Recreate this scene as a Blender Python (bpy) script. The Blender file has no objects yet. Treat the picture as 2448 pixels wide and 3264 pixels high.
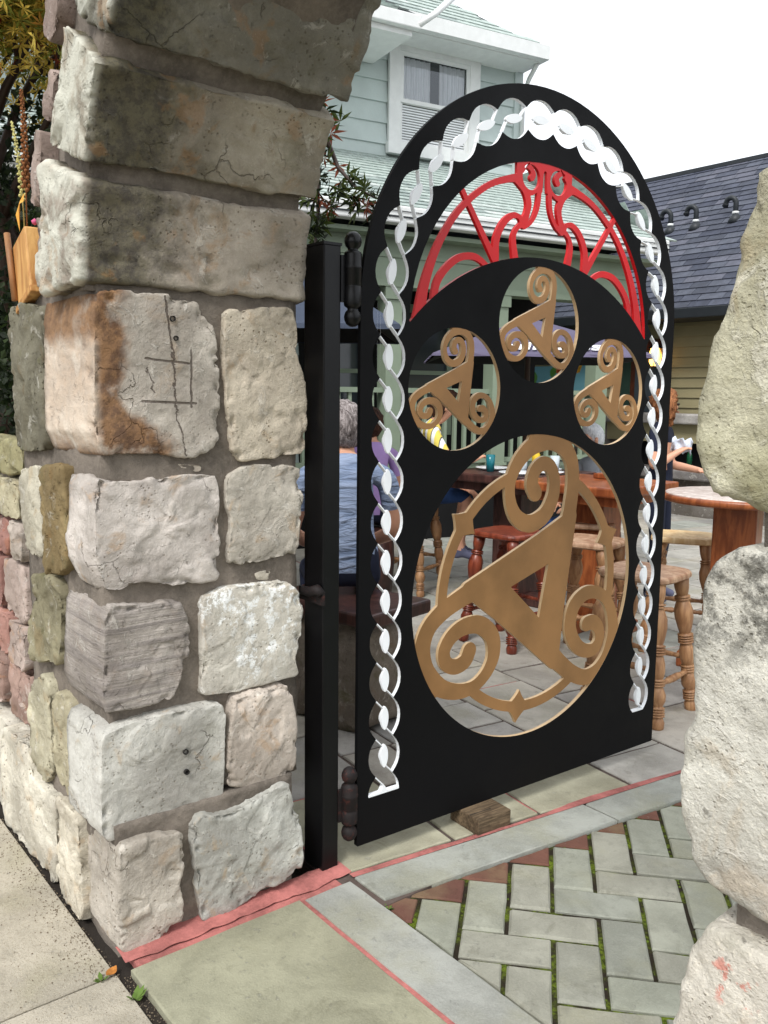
import bpy, bmesh, math, random
import numpy as np
from mathutils import Vector, Matrix, noise
from mathutils.geometry import delaunay_2d_cdt
random.seed(7)
rad = math.radians
SC = bpy.context.scene
COL = SC.collection

# ------------------------------------------------------------------ camera
cam_d = bpy.data.cameras.new('camera')
cam = bpy.data.objects.new('camera', cam_d)
COL.objects.link(cam)
SC.camera = cam
YAW, PIT, ROL = 0.89748, 0.13323, 0.011758
FPX = 2794.9
fw = Vector((-math.sin(YAW)*math.cos(PIT), math.cos(YAW)*math.cos(PIT), -math.sin(PIT)))
rt = Vector((math.cos(YAW), math.sin(YAW), 0))
up = rt.cross(fw)
rt2 = rt*math.cos(ROL) + up*math.sin(ROL)
up2 = -rt*math.sin(ROL) + up*math.cos(ROL)
m = Matrix((rt2, up2, -fw)).transposed().to_4x4()
m.translation = (2.10755, -1.5799, 1.5)
cam.matrix_world = m
cam_d.sensor_fit = 'VERTICAL'
cam_d.sensor_height = 24.0
cam_d.sensor_width = 18.0
cam_d.lens = 24.0*FPX/3264.0
cam_d.clip_start = 0.02
cam_d.clip_end = 600
cam_d.dof.use_dof = False

# ------------------------------------------------------------------ light
SUN_EL, SUN_AZ = rad(50), rad(152)      # azimuth from +Y clockwise: the light comes from the street side
wd = bpy.data.worlds.new('World'); SC.world = wd; wd.use_nodes = True
wn = wd.node_tree.nodes; wl = wd.node_tree.links
for n in list(wn): wn.remove(n)
wo = wn.new('ShaderNodeOutputWorld'); wb = wn.new('ShaderNodeBackground'); ws = wn.new('ShaderNodeTexSky')
ws.sky_type = 'NISHITA'; ws.sun_disc = False
ws.sun_elevation = SUN_EL; ws.sun_rotation = SUN_AZ
ws.air_density = 1.0; ws.dust_density = 4.0; ws.ozone_density = 1.0
wh = wn.new('ShaderNodeHueSaturation'); wh.inputs['Saturation'].default_value = 0.22
wm = wn.new('ShaderNodeMix'); wm.data_type = 'RGBA'
wm.inputs[0].default_value = 0.7
wm.inputs[7].default_value = (9.6, 10.0, 10.5, 1)       # even cloud cover
wb.inputs['Strength'].default_value = 0.10
wl.new(ws.outputs[0], wh.inputs['Color']); wl.new(wh.outputs[0], wm.inputs[6])
wl.new(wm.outputs[2], wb.inputs['Color']); wl.new(wb.outputs[0], wo.inputs['Surface'])
sun_d = bpy.data.lights.new('sun', 'SUN'); sun = bpy.data.objects.new('sun', sun_d); COL.objects.link(sun)
sun_d.energy = 1.5; sun_d.angle = rad(16); sun_d.color = (1.0, 0.98, 0.95)
sdir = Vector((math.sin(SUN_AZ)*math.cos(SUN_EL), math.cos(SUN_AZ)*math.cos(SUN_EL), math.sin(SUN_EL)))
sun.rotation_euler = (-sdir).to_track_quat('-Z', 'Y').to_euler()
sun.location = (0, -4, 12)
vs = SC.view_settings
vs.view_transform = 'Standard'; vs.look = 'None'; vs.exposure = 0.84; vs.gamma = 1.0; vs.use_curve_mapping = False

# ------------------------------------------------------------------ helpers
def lin(c):
    def f(v):
        v /= 255.0
        return v/12.92 if v <= 0.04045 else ((v+0.055)/1.055)**2.4
    return tuple(f(v) for v in c[:3]) + (1.0,)

def link(o, parent=None):
    COL.objects.link(o)
    if parent is not None: o.parent = parent
    return o

def empty(name, label=None, cat=None, loc=(0,0,0), rz=0.0, group=None, kind=None):
    o = bpy.data.objects.new(name, None); COL.objects.link(o)
    o.empty_display_size = 0.1
    o.location = loc; o.rotation_euler = (0,0,rz)
    tag(o, label, cat, group, kind)
    return o

def tag(o, label=None, cat=None, group=None, kind=None):
    if label: o['label'] = label
    if cat: o['category'] = cat
    if group: o['group'] = group
    if kind: o['kind'] = kind
    return o

def mesh_obj(name, verts, faces, mat=None, parent=None, smooth=False, mats=None, mi=None, color=None):
    me = bpy.data.meshes.new(name)
    me.from_pydata([tuple(v) for v in verts], [], faces)
    if mats:
        for x in mats: me.materials.append(x)
        if mi is not None: me.polygons.foreach_set('material_index', mi)
    elif mat: me.materials.append(mat)
    if smooth: me.polygons.foreach_set('use_smooth', [True]*len(me.polygons))
    me.update()
    o = bpy.data.objects.new(name, me)
    if color: o.color = color
    return link(o, parent)

class MB:
    """collects primitive shapes and links them as one mesh object"""
    def __init__(s): s.v = []; s.f = []; s.sm = []
    def add(s, vs_, fs, smooth=False, mx=None):
        b = len(s.v)
        for p in vs_:
            s.v.append(tuple(mx @ Vector(p)) if mx is not None else tuple(p))
        for f in fs:
            s.f.append([b+i for i in f]); s.sm.append(smooth)
        return s
    def box(s, x0, x1, y0, y1, z0, z1, mx=None, bev=0.0):
        if bev > 0:
            bm = bmesh.new(); bmesh.ops.create_cube(bm, size=1)
            for v in bm.verts: v.co = Vector((x0+(v.co.x+.5)*(x1-x0), y0+(v.co.y+.5)*(y1-y0), z0+(v.co.z+.5)*(z1-z0)))
            bmesh.ops.bevel(bm, geom=bm.edges[:], offset=bev, segments=2, profile=.5, affect='EDGES')
            bm.verts.index_update()
            s.add([v.co.copy() for v in bm.verts], [[v.index for v in f.verts] for f in bm.faces], False, mx)
            bm.free(); return s
        V = [(x0,y0,z0),(x1,y0,z0),(x1,y1,z0),(x0,y1,z0),(x0,y0,z1),(x1,y0,z1),(x1,y1,z1),(x0,y1,z1)]
        F = [(0,3,2,1),(4,5,6,7),(0,1,5,4),(1,2,6,5),(2,3,7,6),(3,0,4,7)]
        return s.add(V, F, False, mx)
    def lathe(s, prof, n=16, mx=None, cap=True):
        V = []; F = []
        for r, z in prof:
            for k in range(n):
                a = 2*math.pi*k/n; V.append((r*math.cos(a), r*math.sin(a), z))
        for i in range(len(prof)-1):
            for k in range(n):
                k2 = (k+1) % n
                F.append((i*n+k, i*n+k2, (i+1)*n+k2, (i+1)*n+k))
        if cap:
            F.append(tuple(reversed(range(n)))); F.append(tuple((len(prof)-1)*n+k for k in range(n)))
        return s.add(V, F, True, mx)
    def tube(s, pts, r, n=8):
        pts = [Vector(p) for p in pts]
        rs = r if isinstance(r, (list, tuple)) else [r]*len(pts)
        V = []; F = []
        ref = Vector((0.31, 0.17, 0.93)).normalized()
        for i, p in enumerate(pts):
            t = (pts[min(i+1, len(pts)-1)] - pts[max(i-1, 0)]).normalized()
            a = t.cross(ref)
            if a.length < 1e-3: a = t.cross(Vector((1,0,0)))
            a.normalize(); b = t.cross(a)
            for k in range(n):
                th = 2*math.pi*k/n
                V.append(p + (a*math.cos(th) + b*math.sin(th))*rs[i])
        for i in range(len(pts)-1):
            for k in range(n):
                k2 = (k+1) % n
                F.append((i*n+k, i*n+k2, (i+1)*n+k2, (i+1)*n+k))
        F.append(tuple(reversed(range(n)))); F.append(tuple((len(pts)-1)*n+k for k in range(n)))
        return s.add(V, F, True)
    def quad(s, a, b, c, d): return s.add([a,b,c,d], [(0,1,2,3)])
    def build(s, name, mat, parent=None, color=None):
        o = mesh_obj(name, s.v, s.f, mat, parent, color=color)
        o.data.polygons.foreach_set('use_smooth', s.sm)
        return o

def dup(o, parent=None):
    c = o.copy(); COL.objects.link(c)
    if parent is not None: c.parent = parent
    for ch in list(o.children): dup(ch, c)
    return c

def axis_mx(p, q):
    """matrix taking the unit z segment to p-q (z scaled to the length)"""
    p = Vector(p); q = Vector(q); d = q-p
    M = d.to_track_quat('Z', 'Y').to_matrix().to_4x4()
    S = Matrix.Diagonal((1,1,d.length,1))
    M = M @ S; M.translation = p
    return M

# ------------------------------------------------------------------ materials
class NT:
    def __init__(s, name, rough=0.8, metal=0.0, spec=0.35):
        s.m = bpy.data.materials.new(name); s.m.use_nodes = True
        s.n = s.m.node_tree.nodes; s.l = s.m.node_tree.links
        s.b = s.n['Principled BSDF']
        s.b.inputs['Roughness'].default_value = rough
        s.b.inputs['Metallic'].default_value = metal
        s.b.inputs['Specular IOR Level'].default_value = spec
        s.tc = None
    def coord(s, rnd=True, scale=(1,1,1)):
        tc = s.n.new('ShaderNodeTexCoord')
        mp = s.n.new('ShaderNodeMapping'); mp.inputs['Scale'].default_value = scale
        s.l.new(tc.outputs['Object'], mp.inputs['Vector'])
        if rnd:
            oi = s.n.new('ShaderNodeObjectInfo')
            ml = s.n.new('ShaderNodeMath'); ml.operation = 'MULTIPLY'; ml.inputs[1].default_value = 37.0
            s.l.new(oi.outputs['Random'], ml.inputs[0])
            s.l.new(ml.outputs[0], mp.inputs['Location'])
        return mp.outputs[0]
    def noise(s, co, scale, detail=4, rough=.6, dist=0.0):
        t = s.n.new('ShaderNodeTexNoise'); t.inputs['Scale'].default_value = scale
        t.inputs['Detail'].default_value = detail; t.inputs['Roughness'].default_value = rough
        t.inputs['Distortion'].default_value = dist
        s.l.new(co, t.inputs['Vector']); return t.outputs['Fac']
    def voro(s, co, scale, feat='F1'):
        t = s.n.new('ShaderNodeTexVoronoi'); t.feature = feat; t.inputs['Scale'].default_value = scale
        s.l.new(co, t.inputs['Vector']); return t.outputs['Distance']
    def ramp(s, fac, a, b, va=0.0, vb=1.0):
        t = s.n.new('ShaderNodeMapRange'); t.interpolation_type = 'SMOOTHSTEP'
        for i, v in ((1,a),(2,b),(3,va),(4,vb)): t.inputs[i].default_value = v
        s.l.new(fac, t.inputs[0]); return t.outputs[0]
    def mix(s, fac, a, b, mode='MIX'):
        t = s.n.new('ShaderNodeMix'); t.data_type = 'RGBA'; t.blend_type = mode
        for i, v in ((0,fac),(6,a),(7,b)):
            if isinstance(v, (float, int)): t.inputs[i].default_value = v
            elif isinstance(v, tuple): t.inputs[i].default_value = v
            else: s.l.new(v, t.inputs[i])
        return t.outputs[2]
    def math(s, op, a, b=None):
        t = s.n.new('ShaderNodeMath'); t.operation = op
        for i, v in ((0,a),(1,b)):
            if v is None: continue
            if isinstance(v, (float, int)): t.inputs[i].default_value = v
            else: s.l.new(v, t.inputs[i])
        return t.outputs[0]
    def objcol(s): return s.n.new('ShaderNodeObjectInfo').outputs['Color']
    def base(s, c):
        if isinstance(c, tuple): s.b.inputs['Base Color'].default_value = c
        else: s.l.new(c, s.b.inputs['Base Color'])
    def roughness(s, r): s.l.new(r, s.b.inputs['Roughness'])
    def bump(s, hs, dist=0.004, strength=1.0):
        """hs: list of (height socket, weight)"""
        tot = None
        for h, w in hs:
            x = s.math('MULTIPLY', h, w)
            tot = x if tot is None else s.math('ADD', tot, x)
        bp = s.n.new('ShaderNodeBump'); bp.inputs['Distance'].default_value = dist; bp.inputs['Strength'].default_value = strength
        s.l.new(tot, bp.inputs['Height']); s.l.new(bp.outputs[0], s.b.inputs['Normal'])

def simple(name, col, rough=.6, metal=0., var=.25, scale=8., bump=0.0, bscale=60., spec=.35, objcol=False, dirt=None):
    t = NT(name, rough, metal, spec); co = t.coord()
    base = t.objcol() if objcol else (col if len(col) == 4 else lin(col))
    n = t.noise(co, scale, 5)
    dark = t.mix(1.0, base, (1-var,)*3+(1,), 'MULTIPLY')
    c = t.mix(t.ramp(n, .35, .7), dark, base)
    if dirt: c = t.mix(t.math('MULTIPLY', t.ramp(t.noise(co, scale*2.3, 6, .7), .52, .72), dirt[1]), c, lin(dirt[0]))
    t.base(c)
    if bump: t.bump([(t.noise(co, bscale, 5), 1.0)], bump)
    return t.m

def stone_mat(name, stain=.5, moss=.25, white=0.0, strata=0.0, pits=.6, extra=None, grain=1.0, psc=70, bdist=.0065):
    t = NT(name, .9, 0, .2); co = t.coord()
    oc = t.objcol()
    big = t.noise(co, 3.5, 4, .55); med = t.noise(co, 11, 6, .62, .6); fine = t.noise(co, 60, 5, .7); sp = t.noise(co, 230, 3, .6)
    c = t.mix(t.ramp(big, .36, .64), t.mix(1.0, oc, (.60,.59,.58,1), 'MULTIPLY'), oc)
    c = t.mix(t.math('MULTIPLY', t.ramp(t.noise(co, 5.5, 5, .6, .5), .50, .62), .45), c, t.mix(1.0, oc, (.62,.60,.60,1), 'MULTIPLY'))
    c = t.mix(t.math('MULTIPLY', t.ramp(med, .56, .68), stain), c, t.mix(1.0, oc, (.72,.52,.33,1), 'MULTIPLY'))
    c = t.mix(t.math('MULTIPLY', t.ramp(t.noise(co, 7.3, 6, .68), .53, .70), moss), c, lin((92,90,62)))
    lt = t.ramp(t.noise(co, 16, 6, .7, .8), .56, .66)
    c = t.mix(t.math('MULTIPLY', lt, .38), c, t.mix(.65, oc, lin((232,228,218))))
    if white:
        w = t.math('MULTIPLY', t.ramp(t.noise(co, 26, 8, .78), .50, .57), t.ramp(t.noise(co, 4, 2), .40, .56))
        c = t.mix(t.math('MULTIPLY', w, white), c, lin((240,242,240)))
    dk = t.ramp(t.noise(co, 34, 8, .75), .60, .72)
    c = t.mix(t.math('MULTIPLY', dk, .55), c, t.mix(1.0, oc, (.34,.31,.27,1), 'MULTIPLY'))
    c = t.mix(t.math('MULTIPLY', t.ramp(fine, .35, .75), .35), c, t.mix(1.0, c, (.66,.64,.61,1), 'MULTIPLY'))
    c = t.mix(t.math('MULTIPLY', t.ramp(sp, .52, .70), .30*grain), c, t.mix(1.0, c, (1.45,1.43,1.38,1), 'MULTIPLY'))
    pit = t.ramp(t.voro(co, psc), .10, .26)
    pm_ = t.ramp(t.noise(co, 9, 3), .46, .6)
    pitm = t.math('MULTIPLY', t.math('SUBTRACT', 1.0, pit), pm_)
    c = t.mix(t.math('MULTIPLY', pitm, pits), c, t.mix(1.0, oc, (.38,.34,.28,1), 'MULTIPLY'))
    # hairline cracks, only here and there
    nz = t.n.new('ShaderNodeTexNoise'); nz.inputs['Scale'].default_value = 9; nz.inputs['Detail'].default_value = 4; t.l.new(co, nz.inputs['Vector'])
    vm_ = t.n.new('ShaderNodeVectorMath'); vm_.operation = 'MULTIPLY_ADD'; vm_.inputs[1].default_value = (.16,.16,.16); t.l.new(nz.outputs['Color'], vm_.inputs[0]); t.l.new(co, vm_.inputs[2])
    ck = t.ramp(t.voro(vm_.outputs[0], 6.5, 'DISTANCE_TO_EDGE'), .002, .013, 1.0, 0.0)
    ck = t.math('MULTIPLY', ck, t.ramp(t.noise(co, 4.2, 3), .56, .64))
    c = t.mix(t.math('MULTIPLY', ck, .42), c, t.mix(1.0, oc, (.30,.26,.22,1), 'MULTIPLY'))
    hs = [(ck, -.8), (big, 1.0), (med, 1.1), (fine, .55*grain), (sp, .18*grain), (pitm, -.5*pits), (lt, .25), (dk, -.3)]
    if strata:
        sc = t.coord(True, (2, 2, 42)); s1 = t.noise(sc, 1.0, 6, .7, .3)
        c = t.mix(t.math('MULTIPLY', t.ramp(s1, .45, .62), strata), c, t.mix(1.0, oc, (.42,.41,.42,1), 'MULTIPLY'))
        hs.append((s1, 1.4))
    if extra: c = extra(t, c, hs)
    t.base(c); t.bump(hs, bdist)
    return t.m

# ------------------------------------------------------------------ stones
def resample(poly, n, smooth=1):
    P = [Vector((a, b)) for a, b in poly]
    for _ in range(smooth):
        Q = []
        for i in range(len(P)):
            a = P[i]; b = P[(i+1) % len(P)]
            Q += [a*.86+b*.14, a*.14+b*.86]
        P = Q
    L = [0]
    for i in range(len(P)): L.append(L[-1] + (P[(i+1) % len(P)]-P[i]).length)
    out = []; j = 0
    for k in range(n):
        s = L[-1]*k/n
        while L[j+1] < s: j += 1
        t = (s-L[j])/max(L[j+1]-L[j], 1e-9)
        out.append(P[j].lerp(P[(j+1) % len(P)], t))
    return out

def fbm(p, f, seed):
    q = Vector(p)*f + Vector((seed*3.1, seed*1.7, seed*2.3))
    return noise.noise(q) + .5*noise.noise(q*2.1) + .25*noise.noise(q*4.3)

def stone(name, poly, axis, front, depth, mat, parent, color, seed=0, n=88, inner=12, side=8,
          r=.014, bulge=.010, amp=.009, fine=.0035, shelf=.006, label=None, keep=None, facet=.0045, chip=.022):
    """a dressed stone: outline poly in the plane of its face, rounded arris, broken face.
    axis 'X': poly is (y,z), face looks +X.  axis 'Y': poly is (x,z), face looks -Y."""
    P = resample(poly, n)
    area = sum(P[i].x*P[(i+1) % n].y - P[(i+1) % n].x*P[i].y for i in range(n))
    if area < 0: P.reverse()
    c = sum(P, Vector((0,0)))/n
    r = r*.46; bulge = bulge*.35
    rings = []                                     # (list of 2d, out)
    rings.append((1.0, 0, -depth))
    for k in range(1, side+1):
        rings.append((1.0, 0, -depth + (depth-r)*k/side))
    for k in range(1, 4):
        a = math.pi/2*k/3
        rings.append((1.0, r*(1-math.cos(a)), -r*(1-math.sin(a))))
    for k in range(1, inner): rings.append((1.0-k/inner, r, bulge*(1-(1-k/inner)**2)))
    def to3(p, o):
        return Vector((front+o, p.x, p.y)) if axis == 'X' else Vector((p.x, front-o, p.y))
    V = []
    for s, ins, o in rings:
        for p in P:
            d = p-c; L = max(d.length, 1e-6)
            q = c + d*((L-min(ins, L*.5))/L)*s
            V.append(to3(q, o))
    V.append(to3(c, bulge)); last = len(V)-1
    F = []
    flip = (axis == 'Y')
    for i in range(len(rings)-1):
        for k in range(n):
            k2 = (k+1) % n
            f = (i*n+k, i*n+k2, (i+1)*n+k2, (i+1)*n+k)
            F.append(f)
    b = (len(rings)-1)*n
    for k in range(n): F.append((b+k, b+(k+1) % n, last))
    F.append(tuple(reversed(range(n))))
    me = bpy.data.meshes.new(name); me.from_pydata([tuple(v) for v in V], [], F); me.materials.append(mat)
    me.update()
    N = [v.normal.copy() for v in me.vertices]
    sd = seed+1
    arris = []
    nr_ = len(rings)
    for q in range(nr_):
        a_ = 1.0 if side <= q <= side+4 else (.45 if q in (side-1, side+5) else 0.0)
        arris += [a_]*n
    arris.append(0.0)
    for i, v in enumerate(me.vertices):
        p = v.co
        d = .55*amp*fbm(p, 5.5, sd)
        if facet:
            wp = p + Vector((noise.noise(p*14), noise.noise(p*14+Vector((3,1,7))), noise.noise(p*14+Vector((9,4,2)))))*.018
            dd_, pts_ = noise.voronoi(wp*Vector((7,7,10)) if False else wp*8.0 + Vector((sd,sd*2,sd*3)))
            c0 = pts_[0]; hx_ = noise.cell_vector(c0*3.7)
            d += facet*((hx_.x-.5)*.9 + (wp*8.0 + Vector((sd,sd*2,sd*3)) - c0).dot(hx_-Vector((.5,.5,.5)))*1.1)
            ar = arris[i]
            if ar > 0:
                ch = fbm(p, 17, sd+70) + .6*fbm(p, 45, sd+3)
                d -= ar*chip*max(0.0, ch-.10)
        h = fbm(p, 9.0, sd+40)
        d += shelf*math.tanh(4*math.sin(2.6*h+sd))*.6          # broken ledges
        d += fine*fbm(p, 26, sd+9)
        if keep is not None: d *= keep
        v.co = p + N[i]*d
    me.polygons.foreach_set('use_smooth', [True]*len(me.polygons))
    me.update()
    o = bpy.data.objects.new(name, me); o.color = lin(color)
    if label: o['label'] = label
    return link(o, parent)

def rough_sheet(fn, nu, nv, amp, freq, seed=0):
    """grid of points fn(u,v) with outward displacement given by normals"""
    V = [fn(i/nu, j/nv) for j in range(nv+1) for i in range(nu+1)]
    F = [(j*(nu+1)+i, j*(nu+1)+i+1, (j+1)*(nu+1)+i+1, (j+1)*(nu+1)+i) for j in range(nv) for i in range(nu)]
    me = bpy.data.meshes.new('sheet'); me.from_pydata([tuple(v) for v in V], [], F); me.update()
    N = [v.normal.copy() for v in me.vertices]
    for i, v in enumerate(me.vertices): v.co = v.co + N[i]*amp*fbm(v.co, freq, seed)
    me.polygons.foreach_set('use_smooth', [True]*len(me.polygons))
    return me

M_STONE = stone_mat('sandstone', .5, .22)
M_STONE_MOSS = stone_mat('mossy_sandstone', .35, .75, pits=.8)
M_STONE_WHITE = stone_mat('whitened_sandstone', .35, .12, white=.9)
M_STONE_STRATA = stone_mat('banded_sandstone', .15, .15, strata=.7, pits=.3)
def near_stain(t, c, hs):
    # black growth on the shoulder of the broad block, specks of red paint on the one below, green growth on the top one
    tc = t.n.new('ShaderNodeTexCoord'); sx = t.n.new('ShaderNodeSeparateXYZ'); t.l.new(tc.outputs['Object'], sx.inputs[0]); co = t.coord(False)
    X, Z = sx.outputs[0], sx.outputs[2]
    sh = t.math('MULTIPLY', t.ramp(Z, 1.19, 1.29), t.ramp(Z, 1.355, 1.37, 1.0, 0.0))
    sh = t.math('MULTIPLY', sh, t.ramp(t.noise(co, 24, 7, .75), .47, .60))
    c = t.mix(t.math('MULTIPLY', sh, .75), c, lin((52,50,44)))
    d = t.math('ADD', t.math('POWER', t.math('SUBTRACT', X, 1.688), 2.0), t.math('POWER', t.math('SUBTRACT', Z, .905), 2.0))
    rp_ = t.math('MULTIPLY', t.ramp(d, .0004, .0012, 1.0, 0.0), t.ramp(t.noise(co, 60, 4), .54, .62))
    c = t.mix(t.math('MULTIPLY', rp_, .6), c, lin((196,92,72)))
    gm = t.math('MULTIPLY', t.ramp(Z, 1.36, 1.50, 1.0, .35), t.ramp(t.noise(co, 13, 6, .7), .45, .65))
    gm = t.math('MULTIPLY', gm, t.ramp(Z, 1.375, 1.385))
    c = t.mix(t.math('MULTIPLY', gm, .6), c, lin((112,108,62)))
    return c
M_STONE_NEAR = stone_mat('coarse_grained_sandstone', .25, .30, pits=.5, grain=1.8, psc=150, bdist=.0055, extra=near_stain)
M_STONE_PIT = stone_mat('pitted_sandstone', .35, .18, pits=.9, grain=1.3)

def arch_stain(t, c, hs):
    # weathering: black and green growth towards the street side of the springers, ochre patches inside
    tc = t.n.new('ShaderNodeTexCoord'); sx = t.n.new('ShaderNodeSeparateXYZ'); t.l.new(tc.outputs['Object'], sx.inputs[0])
    co = t.coord(False)
    wv = t.math('ADD', sx.outputs[1], t.math('MULTIPLY', t.math('SUBTRACT', t.noise(co, 5, 5, .7), .5), .55))
    m_ = t.math('MULTIPLY', t.ramp(wv, -.68, -.44, 1.0, 0.0), t.ramp(sx.outputs[1], -.80, -.765))
    gr = t.ramp(t.noise(co, 28, 6, .75), .38, .6)
    c = t.mix(t.math('MULTIPLY', m_, .8), c, t.mix(gr, lin((34,32,28)), lin((84,80,60))))
    front = t.ramp(sx.outputs[1], -.795, -.77, 1.0, 0.0)
    c = t.mix(t.math('MULTIPLY', front, t.math('MULTIPLY', t.ramp(t.noise(co, 10, 5), .35, .55), .75)), c, lin((200,200,186)))
    oc_ = t.ramp(t.noise(co, 6.5, 5, .6), .60, .66)
    c = t.mix(t.math('MULTIPLY', oc_, .33), c, lin((156,112,64)))
    return c
M_STONE_ARCH = stone_mat('blackened_arch_sandstone', .5, .35, pits=.7, extra=arch_stain)

def seg_marks(t, c, hs):
    """weathering of the orange stone: rust streak by the arris, scratched grid of cracks"""
    tc = t.n.new('ShaderNodeTexCoord'); sx = t.n.new('ShaderNodeSeparateXYZ'); t.l.new(tc.outputs['Object'], sx.inputs[0])
    co = t.coord(False)
    wob = t.math('MULTIPLY', t.math('SUBTRACT', t.noise(co, 30, 5, .7), .5), .034)
    wob2 = t.math('MULTIPLY', t.math('SUBTRACT', t.noise(co, 6, 4, .7), .5), .16)
    Y = t.math('ADD', sx.outputs[1], wob2); Yf = sx.outputs[1]; Z = sx.outputs[2]
    # rust band along the corner, spreading at the foot
    edge = t.math('ADD', Y, t.math('MULTIPLY', t.ramp(Z, 1.36, 1.50, 1.0, 0.0), -.13))
    rust = t.math('MULTIPLY', t.ramp(edge, -.725, -.665, 1.0, 0.0), t.ramp(t.noise(co, 9, 5), .30, .5))
    front = t.ramp(Yf, -.785, -.745, 1.0, 0.0)
    rc = t.mix(t.ramp(t.noise(co, 22, 5, .7), .4, .6), lin((92,62,40)), lin((134,98,64)))
    c = t.mix(t.math('MULTIPLY', rust, .92), c, rc)
    up_ = t.ramp(Z, 1.60, 1.66)
    c = t.mix(t.math('MULTIPLY', t.math('MULTIPLY', front, up_), .75), c, lin((140,112,86)))
    dn = t.math('MULTIPLY', front, t.math('SUBTRACT', 1.0, up_))
    c = t.mix(t.math('MULTIPLY', dn, .75), c, lin((222,208,190)))
    tot = None
    def seg(y0, z0, y1, z1, w, wb=1.0):
        # distance to a segment in the y,z plane
        yy = t.math('ADD', Yf, t.math('MULTIPLY', wob, wb)); zz = t.math('ADD', Z, t.math('MULTIPLY', wob, wb*.6))
        dy, dz = y1-y0, z1-z0; L2 = dy*dy+dz*dz
        a = t.math('SUBTRACT', yy, y0); b = t.math('SUBTRACT', zz, z0)
        h = t.math('ADD', t.math('MULTIPLY', a, dy/L2), t.math('MULTIPLY', b, dz/L2))
        cl = t.n.new('ShaderNodeClamp'); t.l.new(h, cl.inputs[0]); h = cl.outputs[0]
        ex = t.math('SUBTRACT', a, t.math('MULTIPLY', h, dy)); ez = t.math('SUBTRACT', b, t.math('MULTIPLY', h, dz))
        d = t.math('SQRT', t.math('ADD', t.math('MULTIPLY', ex, ex), t.math('MULTIPLY', ez, ez)))
        return t.ramp(d, w*.5, w, 1.0, 0.0)
    S = [(-.578,1.745,-.566,1.645,.0034,.5), (-.566,1.645,-.556,1.55,.0034,1), (-.556,1.55,-.553,1.455,.003,1), (-.553,1.455,-.528,1.33,.003,1.2),
         (-.635,1.585,-.508,1.575,.0032,.2), (-.645,1.475,-.495,1.470,.0036,.1), (-.508,1.61,-.508,1.46,.0032,.3), (-.63,1.56,-.61,1.50,.003,1.6)]
    for q in S:
        g = seg(*q); tot = g if tot is None else t.math('MAXIMUM', tot, g)
    c = t.mix(t.math('MULTIPLY', tot, .72), c, lin((58,44,36)))
    hs.append((tot, -.8))
    return c
M_STONE_ORANGE = stone_mat('rust_stained_sandstone', .25, .12, pits=.4, extra=seg_marks)

def mortar_mat(name, col, sc=60):
    t = NT(name, .95, 0, .15); co = t.coord(False)
    n1 = t.noise(co, 7, 5); n2 = t.noise(co, sc, 5, .7); n3 = t.noise(co, 240, 3)
    c = t.mix(t.ramp(n1, .35, .65), lin(tuple(x*.78 for x in col)), lin(col))
    c = t.mix(t.math('MULTIPLY', t.ramp(n2, .4, .7), .4), c, lin(tuple(min(255, x*1.15) for x in col)))
    t.base(c); t.bump([(n1, 1.0), (n2, .6), (n3, .2)], .006)
    return t.m
M_MORTAR = mortar_mat('grey_brown_mortar', (126,117,107))
M_PINKMORTAR = mortar_mat('pink_mortar', (178,112,106), 45)

arch = empty('stone_archway', 'tall rough sandstone archway of squared blocks that the open gate hangs beside', 'archway', (0,0,0))

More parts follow.
